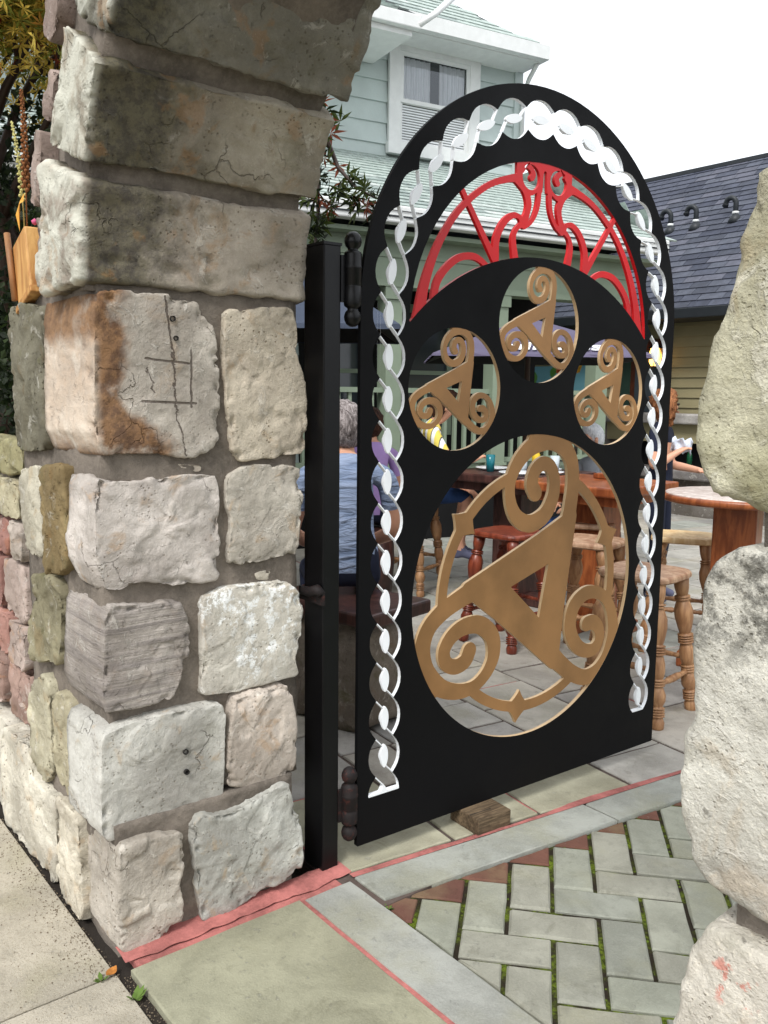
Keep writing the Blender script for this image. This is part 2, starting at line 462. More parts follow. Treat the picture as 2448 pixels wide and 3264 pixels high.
REV = {
'orange': (-0.07, [(-0.766, 1.738), (-0.705, 1.754), (-0.579, 1.751), (-0.484, 1.74), (-0.469, 1.704), (-0.435, 1.674), (-0.421, 1.553), (-0.424, 1.367), (-0.462, 1.334), (-0.513, 1.322), (-0.61, 1.337), (-0.779, 1.339)]),
'tan': (-0.07, [(-0.404, 1.723), (-0.279, 1.735), (-0.189, 1.74), (-0.171, 1.693), (-0.17, 1.602), (-0.147, 1.559), (-0.135, 1.438), (-0.143, 1.324), (-0.232, 1.312), (-0.38, 1.31), (-0.394, 1.408), (-0.407, 1.543), (-0.407, 1.645)]),
'lilac': (-0.07, [(-0.779, 1.283), (-0.699, 1.272), (-0.659, 1.267), (-0.627, 1.277), (-0.439, 1.28), (-0.425, 1.241), (-0.427, 1.124), (-0.432, 0.98), (-0.491, 0.977), (-0.58, 0.976), (-0.655, 1.002), (-0.692, 0.99), (-0.718, 0.98), (-0.758, 0.985), (-0.772, 1.026), (-0.785, 1.058)]),
'round': (-0.07, [(-0.399, 1.272), (-0.35, 1.296), (-0.295, 1.301), (-0.16, 1.289), (-0.149, 1.214), (-0.152, 1.129), (-0.167, 1.016), (-0.233, 1.016), (-0.297, 1.007), (-0.396, 1.012), (-0.406, 1.047), (-0.391, 1.143), (-0.409, 1.187), (-0.409, 1.246)]),
'chip1': (-0.086, [(-0.592, 1.308), (-0.535, 1.309), (-0.474, 1.301), (-0.476, 1.283), (-0.541, 1.285), (-0.591, 1.291)]),
'chip2': (-0.088, [(-0.308, 0.976), (-0.289, 0.982), (-0.263, 0.983), (-0.25, 0.969), (-0.267, 0.954), (-0.299, 0.959)]),
'striped': (-0.06, [(-0.766, 0.954), (-0.657, 0.943), (-0.553, 0.936), (-0.532, 0.882), (-0.524, 0.816), (-0.534, 0.779), (-0.557, 0.713), (-0.579, 0.664), (-0.69, 0.657), (-0.782, 0.669)]),
'white': (-0.06, [(-0.492, 0.934), (-0.414, 0.956), (-0.296, 0.954), (-0.211, 0.952), (-0.178, 0.918), (-0.158, 0.867), (-0.162, 0.748), (-0.186, 0.71), (-0.17, 0.65), (-0.268, 0.646), (-0.418, 0.64), (-0.49, 0.652), (-0.5, 0.681), (-0.49, 0.837)]),
'drilled': (-0.04, [(-0.794, 0.613), (-0.724, 0.634), (-0.595, 0.636), (-0.447, 0.628), (-0.43, 0.599), (-0.433, 0.498), (-0.445, 0.322), (-0.575, 0.336), (-0.675, 0.333), (-0.776, 0.317), (-0.802, 0.338), (-0.8, 0.466)]),
'pinkish': (-0.04, [(-0.397, 0.632), (-0.318, 0.639), (-0.225, 0.645), (-0.201, 0.583), (-0.188, 0.509), (-0.2, 0.368), (-0.282, 0.338), (-0.396, 0.36), (-0.434, 0.379), (-0.425, 0.497), (-0.408, 0.601)]),
'bottom_left': (-0.004, [(-0.768, 0.311), (-0.661, 0.315), (-0.589, 0.302), (-0.587, 0.218), (-0.594, 0.045), (-0.635, 0.027), (-0.695, -0.002), (-0.759, 0.009), (-0.774, 0.03), (-0.773, 0.185)]),
'bottom_right': (-0.004, [(-0.562, 0.303), (-0.534, 0.331), (-0.449, 0.315), (-0.375, 0.328), (-0.245, 0.356), (-0.219, 0.275), (-0.188, 0.215), (-0.194, 0.069), (-0.261, 0.041), (-0.378, 0.022), (-0.522, 0.001), (-0.539, 0.023), (-0.552, 0.138)]),
}
RST = {  # material, colour, depth, roundness, bulge, amp, label
'orange': (M_STONE_ORANGE, (198,190,178), .375, .012, .004, .005, 'rust streaked corner stone with a cracked grid scratched in it'),
'tan': (M_STONE_PIT, (204,193,174), .30, .010, .006, .006, 'tan stone with a crumbly pitted lower half'),
'lilac': (M_STONE, (204,196,188), .20, .012, .006, .008, None),
'round': (M_STONE, (204,197,184), .30, .016, .010, .007, None),
'chip1': (M_STONE, (208,196,180), .05, .004, .002, .002, None),
'chip2': (M_STONE, (208,200,184), .05, .004, .003, .003, None),
'striped': (M_STONE_STRATA, (176,168,160), .29, .014, .006, .006, 'grey stone with fine dark banding'),
'white': (M_STONE_WHITE, (205,200,188), .30, .014, .008, .006, 'stone splashed with white mineral bloom'),
'drilled': (M_STONE, (196,194,186), .25, .010, .004, .004, 'large smooth stone with two drilled holes'),
'pinkish': (M_STONE, (200,189,177), .30, .018, .010, .006, None),
'bottom_left': (M_STONE_PIT, (190,182,170), .24, .014, .006, .008, None),
'bottom_right': (M_STONE, (196,196,188), .30, .018, .014, .009, None),
}
for i, (k, (fx, poly)) in enumerate(REV.items()):
    mt, colr, dep, r, bl, am, lb = RST[k]
    small = k.startswith('chip')
    hero = k in ('orange', 'striped', 'drilled', 'white')
    stone('stone', poly, 'X', fx, dep, mt, arch, colr, seed=i*1.37, n=30 if small else 170, inner=4 if small else 24,
          side=3 if small else 12, r=r, bulge=bl, amp=am, label=lb, fine=.001 if small else .002, shelf=.0 if small else (.002 if hero else .0045))
# drilled bolt holes in two of the stones (dark sockets with a lead rim)
M_HOLE = simple('drill_hole_dark', (44,41,38), .9)
for (y, z, x, rr) in [(-.560,1.690,-.064,.0075), (-.552,1.640,-.064,.0065), (-.560,.515,-.036,.0075), (-.558,.456,-.036,.0075)]:
    b = MB(); mx = Matrix.Translation((x,y,z)) @ Matrix.Rotation(rad(90), 4, 'Y')
    b.lathe([(rr*.2,-.03),(rr*.72,-.03),(rr*.74,.001),(rr,.003),(rr*1.02,-.006)], 14, mx, cap=True)
    b.build('drill_hole', M_HOLE, arch)

STF = {
'sA': (-0.775, [(-0.746, 1.746), (-0.648, 1.756), (-0.455, 1.741), (-0.452, 1.538), (-0.452, 1.327), (-0.618, 1.312), (-0.761, 1.318), (-0.776, 1.424), (-0.779, 1.599)], (118,114,98), M_STONE_MOSS),
'sB': (-0.770, [(-0.756, 1.252), (-0.567, 1.287), (-0.553, 1.207), (-0.546, 1.106), (-0.536, 1.009), (-0.64, 0.988), (-0.723, 1.008), (-0.754, 1.107)], (196,190,172), M_STONE_PIT),
'sC': (-0.785, [(-0.501, 1.277), (-0.285, 1.305), (-0.28, 1.237), (-0.278, 1.115), (-0.282, 1.018), (-0.374, 0.981), (-0.472, 0.972), (-0.484, 1.064), (-0.506, 1.162)], (146,128,92), M_STONE_MOSS),
'sD': (-0.785, [(-0.595, 0.949), (-0.435, 0.971), (-0.36, 0.933), (-0.352, 0.872), (-0.366, 0.787), (-0.398, 0.711), (-0.548, 0.684), (-0.666, 0.676), (-0.676, 0.794), (-0.603, 0.89)], (150,144,118), M_STONE_MOSS),
'sE': (-0.785, [(-0.659, 0.601), (-0.536, 0.65), (-0.49, 0.629), (-0.488, 0.57), (-0.486, 0.336), (-0.574, 0.283), (-0.698, 0.312), (-0.733, 0.444), (-0.702, 0.538)], (190,184,160), M_STONE_PIT),
'sF': (-0.780, [(-0.463, 0.605), (-0.385, 0.632), (-0.302, 0.613), (-0.300, 0.505), (-0.302, 0.374), (-0.30, 0.315), (-0.389, 0.324), (-0.475, 0.346), (-0.470, 0.493)], (176,168,142), M_STONE_PIT),
'sG': (-0.795, [(-1.023, 0.343), (-0.708, 0.373), (-0.652, 0.27), (-0.42, 0.30), (-0.446, 0.176), (-0.450, -0.01), (-0.709, -0.01), (-1.073, -0.01)], (212,206,190), M_STONE_PIT),
'sH': (-0.800, [(-0.42, 0.315), (-0.236, 0.322), (-0.225, 0.20), (-0.218, 0.10), (-0.225, -.01), (-0.335, -0.01), (-0.431, -.01), (-.435, .16)], (206,198,180), M_STONE_PIT),
}
for i, (k, (fy, poly, colr, mt)) in enumerate(STF.items()):
    stone('stone', poly, 'Y', fy, .20, mt, arch, colr, seed=40+i*2.1, n=120, inner=14, side=7, r=.014, bulge=.008, amp=.012, fine=.005)

# voussoirs of the arch: radial blocks through the whole thickness of the wall
CX, CZ, RI = .82, 1.75, .90
def vous(t0, t1, r0, r1, y0, y1, mt, colr, seed, jit=.01, lab=None, r0b=None, shelf=.008):
    rnd = random.Random(seed)
    pts = []
    for k_, a in enumerate(np.linspace(t0, t1, 5)): pts.append((a, r0 + (0 if r0b is None else (r0b-r0)*k_/4)))
    for a in np.linspace(t1, t0, 4): pts.append((a, r1 + rnd.uniform(-.03,.02)))
    poly = [(CX - r*math.cos(rad(a)) + rnd.uniform(-jit, jit), CZ + r*math.sin(rad(a)) + rnd.uniform(-jit, jit)) for a, r in pts]
    return stone('stone', poly, 'Y', y0, y1-y0, mt, arch, colr, seed=seed, n=190, inner=9, side=34, r=.020, bulge=.010, amp=.012, fine=.0035, shelf=shelf, label=lab)
vous(.8, 16.6, RI-.005, RI+.285, -.80, -.150, M_STONE_ARCH, (182,172,158), 101, shelf=.013)
vous(18.3, 33.7, RI-.008, RI+.235, -.80, -.135, M_STONE_ARCH, (172,164,148), 105)
vous(35.3, 55.0, RI-.006, RI+.24, -.785, -.12, M_STONE_ARCH, (152,149,138), 109, r0b=RI+.045)
vous(57.0, 74.0, RI+.030, RI+.27, -.80, -.13, M_STONE, (118,98,82), 113)
for i, (a, b) in enumerate([(76,93), (95,110), (112,128), (130,146), (148,163), (165,177.5)]):
    vous(a, b, RI, RI+.33, -.79, -.14, M_STONE_PIT, (186,176,154), 121+i*3)
# thin upright slabs that follow the outer curve of the arch
for i, (a, b, r1, yf) in enumerate([(1,10,1.30,-.775), (11,20,1.31,-.79), (21,27,1.29,-.77), (30,46,1.315,-.785), (47,60,1.30,-.75), (61,78,1.31,-.75), (80,100,1.30,-.75), (102,125,1.31,-.75), (127,150,1.3,-.75), (152,176,1.31,-.75)]):
    pts = [(a, 1.235), (b, 1.245), (b, r1), ((a+b)/2, r1+.008), (a, r1-.004)]
    stone('stone', [(CX - r*math.cos(rad(t)), CZ + r*math.sin(rad(t))) for t, r in pts], 'Y', yf, .5, M_STONE, arch, (176,158,148), seed=160+i, n=60, inner=5, side=6, r=.010, amp=.008, bulge=.004)

# right pillar: big blocks close to the camera
RP = [
 ([(1.655,1.73),(1.625,1.60),(1.607,1.49),(1.604,1.455),(1.612,1.425),(1.632,1.402),(1.70,1.388),(1.95,1.385),(2.2,1.39),(2.2,1.74),(1.9,1.745)], -.78, (188,184,160), M_STONE_NEAR, 'uppermost grey green pitted stone'),
 ([(1.664,1.362),(1.634,1.342),(1.620,1.315),(1.618,1.26),(1.615,1.19),(1.618,1.165),(1.607,1.148),(1.607,1.115),(1.603,1.10),(1.610,1.05),(1.622,1.015),(1.65,0.992),(1.75,.975),(2.0,.97),(2.2,.975),(2.2,1.35),(1.9,1.372)], -.78, (196,193,182), M_STONE_NEAR, 'broad pale pitted stone stained black at its shoulder'),
 ([(1.655,.952),(1.632,.92),(1.622,.86),(1.61,.76),(1.60,.66),(1.62,.60),(1.8,.585),(2.2,.59),(2.2,.94),(1.8,.958)], -.78, (194,188,176), M_STONE_NEAR, None),
 ([(1.62,.565),(1.60,.42),(1.61,.27),(1.8,.26),(2.2,.27),(2.2,.57)], -.79, (198,192,176), M_STONE_PIT, None),
 ([(1.60,.235),(1.58,.1),(1.59,-.01),(1.9,-.01),(2.2,-.01),(2.2,.24)], -.80, (190,186,170), M_STONE_PIT, None)]
for i, (poly, fy, colr, mt, lb) in enumerate(RP):
    hi = i < 3
    stone('stone', poly, 'Y', fy, .62, mt, arch, colr, seed=201+i*3.3, n=260 if hi else 60, inner=44 if hi else 8, side=12 if hi else 5,
          r=.030, bulge=.008, amp=.005, fine=.0025, shelf=.003, label=lb, facet=.0025, chip=.008)
# mortar cores
def core(name, x0, x1, y0, y1, z0, z1, seed):
    b = MB(); b.box(x0, x1, y0, y1, z0, z1)
    o = b.build(name, M_MORTAR, arch)
    bm = bmesh.new(); bm.from_mesh(o.data)
    bmesh.ops.subdivide_edges(bm, edges=bm.edges[:], cuts=22, use_grid_fill=True)
    bm.normal_update()
    N = {v: v.normal.copy() for v in bm.verts}
    for v in bm.verts:
        v.co += N[v]*(.009*fbm(v.co, 7, seed) + .004*fbm(v.co, 30, seed+5))
    for f in bm.faces: f.smooth = True
    bm.to_mesh(o.data); bm.free(); return o
core('mortar', -.735, -.090, -.752, -.165, .34, 1.80, 3)
core('mortar', -.70, -.036, -.768, -.215, -.05, .36, 5)
core('mortar', 1.672, 2.19, -.752, -.19, -.05, 1.78, 7)
def arch_core():
    V = []; n = 72
    b = MB()
    for i in range(n):
        for (r, y) in ((RI+.022,-.772), (RI+.022,-.170), (1.27,-.170), (1.27,-.738)):
            a = rad(180*i/(n-1)); V.append((CX-r*math.cos(a), y, CZ+r*math.sin(a)))
    F = []
    for i in range(n-1):
        for k in range(4):
            k2 = (k+1) % 4
            F.append((i*4+k, (i+1)*4+k, (i+1)*4+k2, i*4+k2))
    F.append((0,1,2,3)); F.append(tuple(reversed([(n-1)*4+k for k in range(4)])))
    b.add(V, F); o = b.build('mortar', M_MORTAR, arch)
    bm = bmesh.new(); bm.from_mesh(o.data)
    bmesh.ops.subdivide_edges(bm, edges=bm.edges[:], cuts=3, use_grid_fill=True); bm.normal_update()
    N = {v: v.normal.copy() for v in bm.verts}
    for v in bm.verts: v.co += N[v]*(.010*fbm(v.co, 7, 3))
    for f in bm.faces: f.smooth = True
    bm.to_mesh(o.data); bm.free()
arch_core()

# ------------------------------------------------------------------ low garden wall along the pavement
gw = empty('garden_wall', 'low garden wall of small pinkish sandstone blocks left of the stone pillar', 'wall', (-.8,-.7,0))
gwm = MB(); gwm.box(-6.2, .04, .0, .28, -.1, 1.22); gwm.build('mortar', M_MORTAR, gw)
rnd = random.Random(5)
rows = [(.36,.55),(.565,.72),(.735,.92),(.935,1.06),(1.075,1.20),(1.215,1.33)]
PINK = [(186,142,130),(190,160,150),(170,128,118),(196,178,168),(202,190,178),(178,150,138),(176,168,160)]
for ri, (z0, z1) in enumerate(rows):
    x = -.02 if ri < 5 else -.02
    while x > -3.6:
        w = rnd.uniform(.16, .34) if ri < 5 else rnd.uniform(.25, .4)
        colr = rnd.choice(PINK) if ri < 4 else rnd.choice([(186,178,150),(150,144,110),(206,200,190)])
        far = x < -1.2
        s_ = stone('stone', [(x-w+.01, z0), (x-.01, z0+rnd.uniform(-.01,.01)), (x-.01, z1), (x-w/2, z1+.008), (x-w+.01, z1)], 'Y', -.045+rnd.uniform(-.012,.012), .12,
              M_STONE if ri < 4 else M_STONE_MOSS, gw, colr, seed=300+ri*17+x, n=24 if far else 44, inner=3 if far else 7, side=2 if far else 4, r=.014, amp=.010, fine=.004)
        x -= w
x = -.06
while x > -3.8:
    w = rnd.uniform(.4, .7)
    stone('stone', [(x-w+.012,-.01),(x-.012,-.01),(x-.012,.335),(x-w/2,.35),(x-w+.012,.335)], 'Y', -.075, .16, M_STONE_PIT, gw, (206,200,186), seed=400+x, n=40, inner=6, side=3, r=.016, amp=.012)
    x -= w

# ------------------------------------------------------------------ ground
def poly_clip(poly, a, b, c):
    """keep the part of poly where a*x+b*y+c >= 0"""
    out = []
    for i in range(len(poly)):
        p = poly[i]; q = poly[(i+1) % len(poly)]
        dp = a*p[0]+b*p[1]+c; dq = a*q[0]+b*q[1]+c
        if dp >= 0: out.append(p)
        if (dp > 0) != (dq > 0) and dp != dq:
            t = dp/(dp-dq); out.append((p[0]+(q[0]-p[0])*t, p[1]+(q[1]-p[1])*t))
    return out
def parea(p): return .5*sum(p[i][0]*p[(i+1) % len(p)][1]-p[(i+1) % len(p)][0]*p[i][1] for i in range(len(p)))
def inset(poly, d):
    """shrink a convex polygon by d"""
    if parea(poly) < 0: poly = poly[::-1]
    out = poly
    n = len(poly)
    for i in range(n):
        p = poly[i]; q = poly[(i+1) % n]
        L = math.hypot(q[0]-p[0], q[1]-p[1])
        if L < 1e-6: continue
        nx, ny = -(q[1]-p[1])/L, (q[0]-p[0])/L
        out = poly_clip(out, nx, ny, -(nx*p[0]+ny*p[1]) - d)
        if len(out) < 3: return []
    return out
def clean(poly, e=.004):
    out = []
    for p in poly:
        if not out or math.hypot(p[0]-out[-1][0], p[1]-out[-1][1]) > e: out.append(p)
    while len(out) > 2 and math.hypot(out[0][0]-out[-1][0], out[0][1]-out[-1][1]) < e: out.pop()
    return out

def paver(name, poly, ztop, mat, parent, color, bev=.005, tilt=.0015, h=.05, wob=.0, rnd=random):
    poly = clean(poly)
    if len(poly) < 3: return None
    if parea(poly) < 0: poly = poly[::-1]
    if wob:
        P2 = []
        for i in range(len(poly)):
            p = poly[i]; q = poly[(i+1) % len(poly)]
            L = math.hypot(q[0]-p[0], q[1]-p[1]); k = max(1, int(L/.07))
            for j in range(k):
                t = j/k; w = wob if j else wob*.6
                P2.append((p[0]+(q[0]-p[0])*t+rnd.uniform(-w,w), p[1]+(q[1]-p[1])*t+rnd.uniform(-w,w)))
        poly = P2
    n = len(poly)
    cx = sum(p[0] for p in poly)/n; cy = sum(p[1] for p in poly)/n
    ta, tb = rnd.uniform(-tilt, tilt)*8, rnd.uniform(-tilt, tilt)*8
    zf = lambda x, y: ztop + (x-cx)*ta + (y-cy)*tb
    V = []
    for p in poly: V.append((p[0], p[1], ztop-h))
    for p in poly: V.append((p[0], p[1], zf(*p)-bev))
    for p in poly:
        d = math.hypot(p[0]-cx, p[1]-cy); f = max(0.0, (d-bev*1.2))/d
        x = cx+(p[0]-cx)*f; y = cy+(p[1]-cy)*f
        V.append((x, y, zf(x, y)))
    F = []
    for k in (0, 1):
        for i in range(n):
            j = (i+1) % n; F.append((k*n+i, k*n+j, (k+1)*n+j, (k+1)*n+i))
    F.append(tuple(2*n+i for i in range(n)))
    return mesh_obj(name, V, F, mat, parent, color=lin(color))

def slab_mat(name, mottle=(150,150,140), rough=.75, grain=170, speck=0.0, bmp=.0028):
    t = NT(name, rough, 0, .3); co = t.coord()
    oc = t.objcol(); b = t.noise(co, 4, 5, .6, .4); m_ = t.noise(co, 18, 6, .7); f = t.noise(co, grain, 4, .7)
    c = t.mix(t.ramp(b, .35, .65), t.mix(1.0, oc, (.70,.70,.69,1), 'MULTIPLY'), oc)
    c = t.mix(t.math('MULTIPLY', t.ramp(t.noise(co, 2.6, 4), .5, .7), .5), c, t.mix(.7, oc, lin((132,128,92))))
    c = t.mix(t.math('MULTIPLY', t.ramp(m_, .50, .66), .50), c, t.mix(1.0, oc, (.66,.66,.65,1), 'MULTIPLY'))
    c = t.mix(t.math('MULTIPLY', t.ramp(f, .4, .75), .25), c, t.mix(1.0, oc, (1.25,1.25,1.24,1), 'MULTIPLY'))
    st_ = t.ramp(t.noise(co, 6.5, 7, .75, .6), .57, .66); c = t.mix(t.math('MULTIPLY', st_, .45), c, t.mix(1.0, oc, (.52,.51,.47,1), 'MULTIPLY'))
    sc_ = t.ramp(t.noise(co, 31, 7, .8), .60, .68); c = t.mix(t.math('MULTIPLY', sc_, .4), c, t.mix(.5, oc, lin((214,212,204))))
    hs = [(b, 2.0), (m_, 1.2), (f, .7), (sc_, .4)]
    if speck:
        v = t.voro(co, 190); vm = t.ramp(v, .10, .34, 1.0, 0.0)
        vc = t.n.new('ShaderNodeTexVoronoi'); vc.inputs['Scale'].default_value = 190; t.l.new(co, vc.inputs['Vector'])
        hs_ = t.n.new('ShaderNodeSeparateColor'); t.l.new(vc.outputs['Color'], hs_.inputs[0])
        pc = t.mix(t.ramp(hs_.outputs[0], .3, .7), t.mix(1.0, oc, (.52,.46,.38,1), 'MULTIPLY'), t.mix(1.0, oc, (1.3,1.25,1.15,1), 'MULTIPLY'))
        c = t.mix(t.math('MULTIPLY', vm, speck), c, pc); hs.append((vm, .35))
        g2 = t.noise(co, 110, 6, .8); c = t.mix(t.math('MULTIPLY', t.ramp(g2, .52, .66), .45), c, t.mix(1.0, oc, (.50,.45,.38,1), 'MULTIPLY')); hs.append((g2, .8))
    t.base(c); t.bump(hs, bmp); return t.m
M_BLUESTONE = slab_mat('bluestone')
M_AGG = slab_mat('exposed_aggregate_concrete', rough=.9, speck=.75, bmp=.003)
M_REDBRICK = slab_mat('red_brick_paver', rough=.85, bmp=.002)

def moss_mat():
    t = NT('mossy_joint_sand', 1.0, 0, .1); co = t.coord(False)
    a = t.noise(co, 9, 4); b = t.noise(co, 70, 5, .7); c3 = t.noise(co, 300, 3)
    c = t.mix(t.ramp(b, .35, .65), lin((52,56,26)), lin((112,130,40)))
    c = t.mix(t.ramp(a, .42, .62), lin((52,46,38)), c)
    t.base(c); t.bump([(b, 1.0), (c3, .6)], .008); return t.m
M_MOSSJ = moss_mat()
M_JOINT = mortar_mat('dark_patio_joint', (96,84,78))
M_SOIL = simple('dark_soil_joint', (44,38,32), .95, bump=.004)

g = MB(); g.quad((-300,-300,-.06), (300,-300,-.06), (300,300,-.06), (-300,300,-.06))
tag(g.build('ground', M_SOIL), 'dark earth under the paving', None, None, 'structure')

# pavement outside
pav = empty('sidewalk', 'beige exposed aggregate pavement in front of the stone wall', None, (0,0,0), kind='structure')
def quadp(x0,x1,y0,y1): return [(x0,y0),(x1,y0),(x1,y1),(x0,y1)]
xs = [-8.2,-6.5,-4.8,-3.1,-1.52,.042,1.62,3.2,4.8]; ys = [-4.6,-3.0,-1.90,-.800]
for i in range(len(xs)-1):
    for j in range(len(ys)-1):
        # last row is the strip next to the wall; in front of the gateway it is the same concrete
        paver('slab', inset(quadp(xs[i],xs[i+1],ys[j],ys[j+1]), .005), .0, M_AGG, pav, rnd.choice([(178,170,154),(174,166,150),(182,175,160)]), bev=.004, tilt=.0003)
so = MB(); so.quad((-7,-.83,-.013),(1.7,-.83,-.013),(1.7,-.66,-.013),(-7,-.66,-.013)); so.build('dirt_joint', M_SOIL, pav)
# a road beyond, out of frame
road = MB(); road.quad((-60,-14,-.03),(60,-14,-.03),(60,-4.75,-.03),(-60,-4.75,-.03))
tag(road.build('road', simple('asphalt', (70,70,70), .9, bump=.003)), 'asphalt road along the pavement', None, None, 'structure')

# gateway threshold: bluestone slabs with pink mortar joints
thr = empty('gateway_threshold', 'greenish bluestone slabs with pink mortar joints in the gateway', None, (0,0,0), kind='structure')
b = MB(); b.box(.0, 1.75, -.752, -.10, -.06, .0065); b.build('mortar', M_PINKMORTAR, thr)
paver('slab', quadp(.060,.905,-.772,-.252), .011, M_BLUESTONE, thr, (152,150,128), tilt=.0002, wob=.0012, rnd=rnd)
paver('slab', quadp(.922,1.74,-.772,-.252), .011, M_BLUESTONE, thr, (156,154,136), tilt=.0002, wob=.0012, rnd=rnd)
paver('slab', quadp(.068,1.74,-.238,-.074), .010, M_BLUESTONE, thr, (162,163,156), tilt=.0002, wob=.0012, rnd=rnd)
# pink mortar fillet along the foot of the pillar, painted unevenly over the joint
V = []; nn = 44
for i in range(nn+1):
    y = -.775 + .735*i/nn
    w = .052 + .012*fbm((0,y,0), 9, 2)
    for k, (x, z) in enumerate([(-.035,.020),(.004,.0165),(.020,.0135),(.000+w*.74,.0117)]):
        V.append((x + (.006*fbm((x,y,0), 20, 5) if k < 3 else .006*fbm((x,y,1), 14, 5)), y, z + .004*fbm((x,y,2), 25, 3)))
F = [(i*4+k, (i+1)*4+k, (i+1)*4+k+1, i*4+k+1) for i in range(nn) for k in range(3)]
F = [tuple(reversed(f)) for f in F]
mesh_obj('mortar_fillet', V, F, M_PINKMORTAR, thr, True)

# herringbone path
path = empty('herringbone_path', 'herringbone path of grey bluestone pavers with mossy joints', None, (0,0,0), kind='structure')
b = MB(); b.quad((.10,-.057,-.006),(3.0,-.057,-.006),(3.0,6.0,-.006),(.2,6.0,-.006)); b.build('mossy_joint', M_MOSSJ, path)
w = .1305; c41, s41 = math.cos(rad(41.5)), math.sin(rad(41.5))
kx0, ky0, kx1, ky1 = .214, -.055, .375, 1.278          # inner edge of the kerb
kd = Vector((kx1-kx0, ky1-ky0)).normalized(); kn = (kd.y, -kd.x)
kern = lambda d: (kn[0], kn[1], -(kn[0]*kx0+kn[1]*ky0) - d)
GREY = [(152,154,140),(147,149,136),(156,157,143),(149,149,137),(152,154,141),(145,147,136),(154,153,140)]
npav = 0
for i in range(-16, 40):
    for j in range(-14, 24):
        for typ in (0, 1):
            s0 = .620 + i*w + j*2*w; t0 = -.134 + i*w - j*2*w
            if typ == 1: s0 -= w
            q = [(s0,t0),(s0+2*w,t0),(s0+2*w,t0+w),(s0,t0+w)] if typ == 0 else [(s0,t0),(s0+w,t0),(s0+w,t0+2*w),(s0,t0+2*w)]
            P = [(s*c41-t*s41, s*s41+t*c41) for s, t in q]
            if max(p[1] for p in P) < -.1 or min(p[1] for p in P) > 3.4 or min(p[0] for p in P) > 1.72+.125*max(0,P[0][1]): continue
            full = parea(P)
            P = inset(P, .0064)
            P = poly_clip(P, *kern(.004)); P = poly_clip(P, 0, 1, .057) if len(P) > 2 else []
            if len(P) > 2: P = poly_clip(P, -1, .125, 1.75)
            if len(P) < 3: continue
            P = clean(P)
            if len(P) < 3: continue
            ar = abs(parea(P))
            if ar < .0006: continue
            near = min(kn[0]*(p[0]-kx0)+kn[1]*(p[1]-ky0) for p in P) < .008
            if near and ar < .42*full: paver('brick', P, .001, M_REDBRICK, path, rnd.choice([(112,76,64),(106,72,62),(118,82,70)]), tilt=.0012, wob=.002, rnd=rnd)
            else: paver('paver', P, .003+rnd.uniform(-.0015,.0015), M_BLUESTONE, path, rnd.choice(GREY), tilt=.0014, wob=.0017, bev=rnd.choice([.004,.005,.007]), rnd=rnd)
            npav += 1
# moss tufts growing in the joints (uncountable)
V = []; F = []
rm = random.Random(3)
for _ in range(5200):
    i = rm.randint(-10, 18); j = rm.randint(-8, 14)
    s0 = .620 + i*w + j*2*w; t0 = -.134 + i*w - j*2*w
    e = rm.choice([((0,0),(2*w,0)),((0,0),(0,w)),((0,w),(2*w,w)),((0,0),(-w,0)),((-w,0),(-w,2*w)),((0,0),(0,2*w))])
    u = rm.random(); s = s0+e[0][0]+(e[1][0]-e[0][0])*u; t = t0+e[0][1]+(e[1][1]-e[0][1])*u
    x = s*c41-t*s41 + rm.gauss(0,.003); y = s*s41+t*c41 + rm.gauss(0,.003)
    if not (-.05 < y < 2.2 and x < 1.7 and kn[0]*(x-kx0)+kn[1]*(y-ky0) > .0): continue
    if noise.noise((x*5, y*5, 1.0)) < -.05: continue
    r = rm.uniform(.002,.0055); h = rm.uniform(.002,.007); bb = len(V); z = -.006
    for k in range(5):
        a = 2*math.pi*k/5 + rm.random()*.4; V.append((x+r*math.cos(a), y+r*math.sin(a), z))
    V.append((x+rm.gauss(0,.001), y+rm.gauss(0,.001), z+h))
    for k in range(5): F.append((bb+k, bb+(k+1) % 5, bb+5))
tag(mesh_obj('moss', V, F, simple('green_moss', (92,112,30), 1.0, var=.45, scale=40), None, True), 'green moss growing in the joints of the herringbone path', None, None, 'stuff')

# kerb strip of bluestone between path and patio
kerb = empty('kerb_strip', 'narrow bluestone kerb between the path and the patio', None, (0,0,0), kind='structure')
ox0, oy0, ox1, oy1 = .062, -.055, .252, 1.516
cuts = [0, .27, .57, 1.0]
def kp(t, side):
    L = 1.0
    a = (ox0+(ox1-ox0)*t*2.3, oy0+(oy1-oy0)*t*2.3); dd = Vector((ox1-ox0, oy1-oy0)).normalized()
    bpt = (kx0+kd.x*t*1.58*2.3, ky0+kd.y*t*1.58*2.3)
    return bpt if side else a
for i in range(3):
    t0, t1 = cuts[i]+.0015, cuts[i+1]-.0015
    paver('kerbstone', [kp(t0,0), kp(t0,1), kp(t1,1), kp(t1,0)], .012, M_BLUESTONE, kerb, rnd.choice([(164,166,158),(170,170,162)]), tilt=.0003, bev=.004, wob=.0015, rnd=rnd)
b = MB()
for i in range(90):                                    # pink smeared joint at the back of the kerb
    t0, t1 = i/90, (i+1)/90
    a0, a1 = kp(t0,0), kp(t1,0)
    w0 = .015+.022*fbm((t0*8,0,0), 1.5, 4); w1 = .015+.022*fbm((t1*8,0,0), 1.5, 4)
    b.quad((a0[0]-w0,a0[1],.0145), (a0[0]+.004,a0[1],.0140), (a1[0]+.004,a1[1],.0140), (a1[0]-w1,a1[1],.0145))
b.build('mortar', M_PINKMORTAR, kerb)

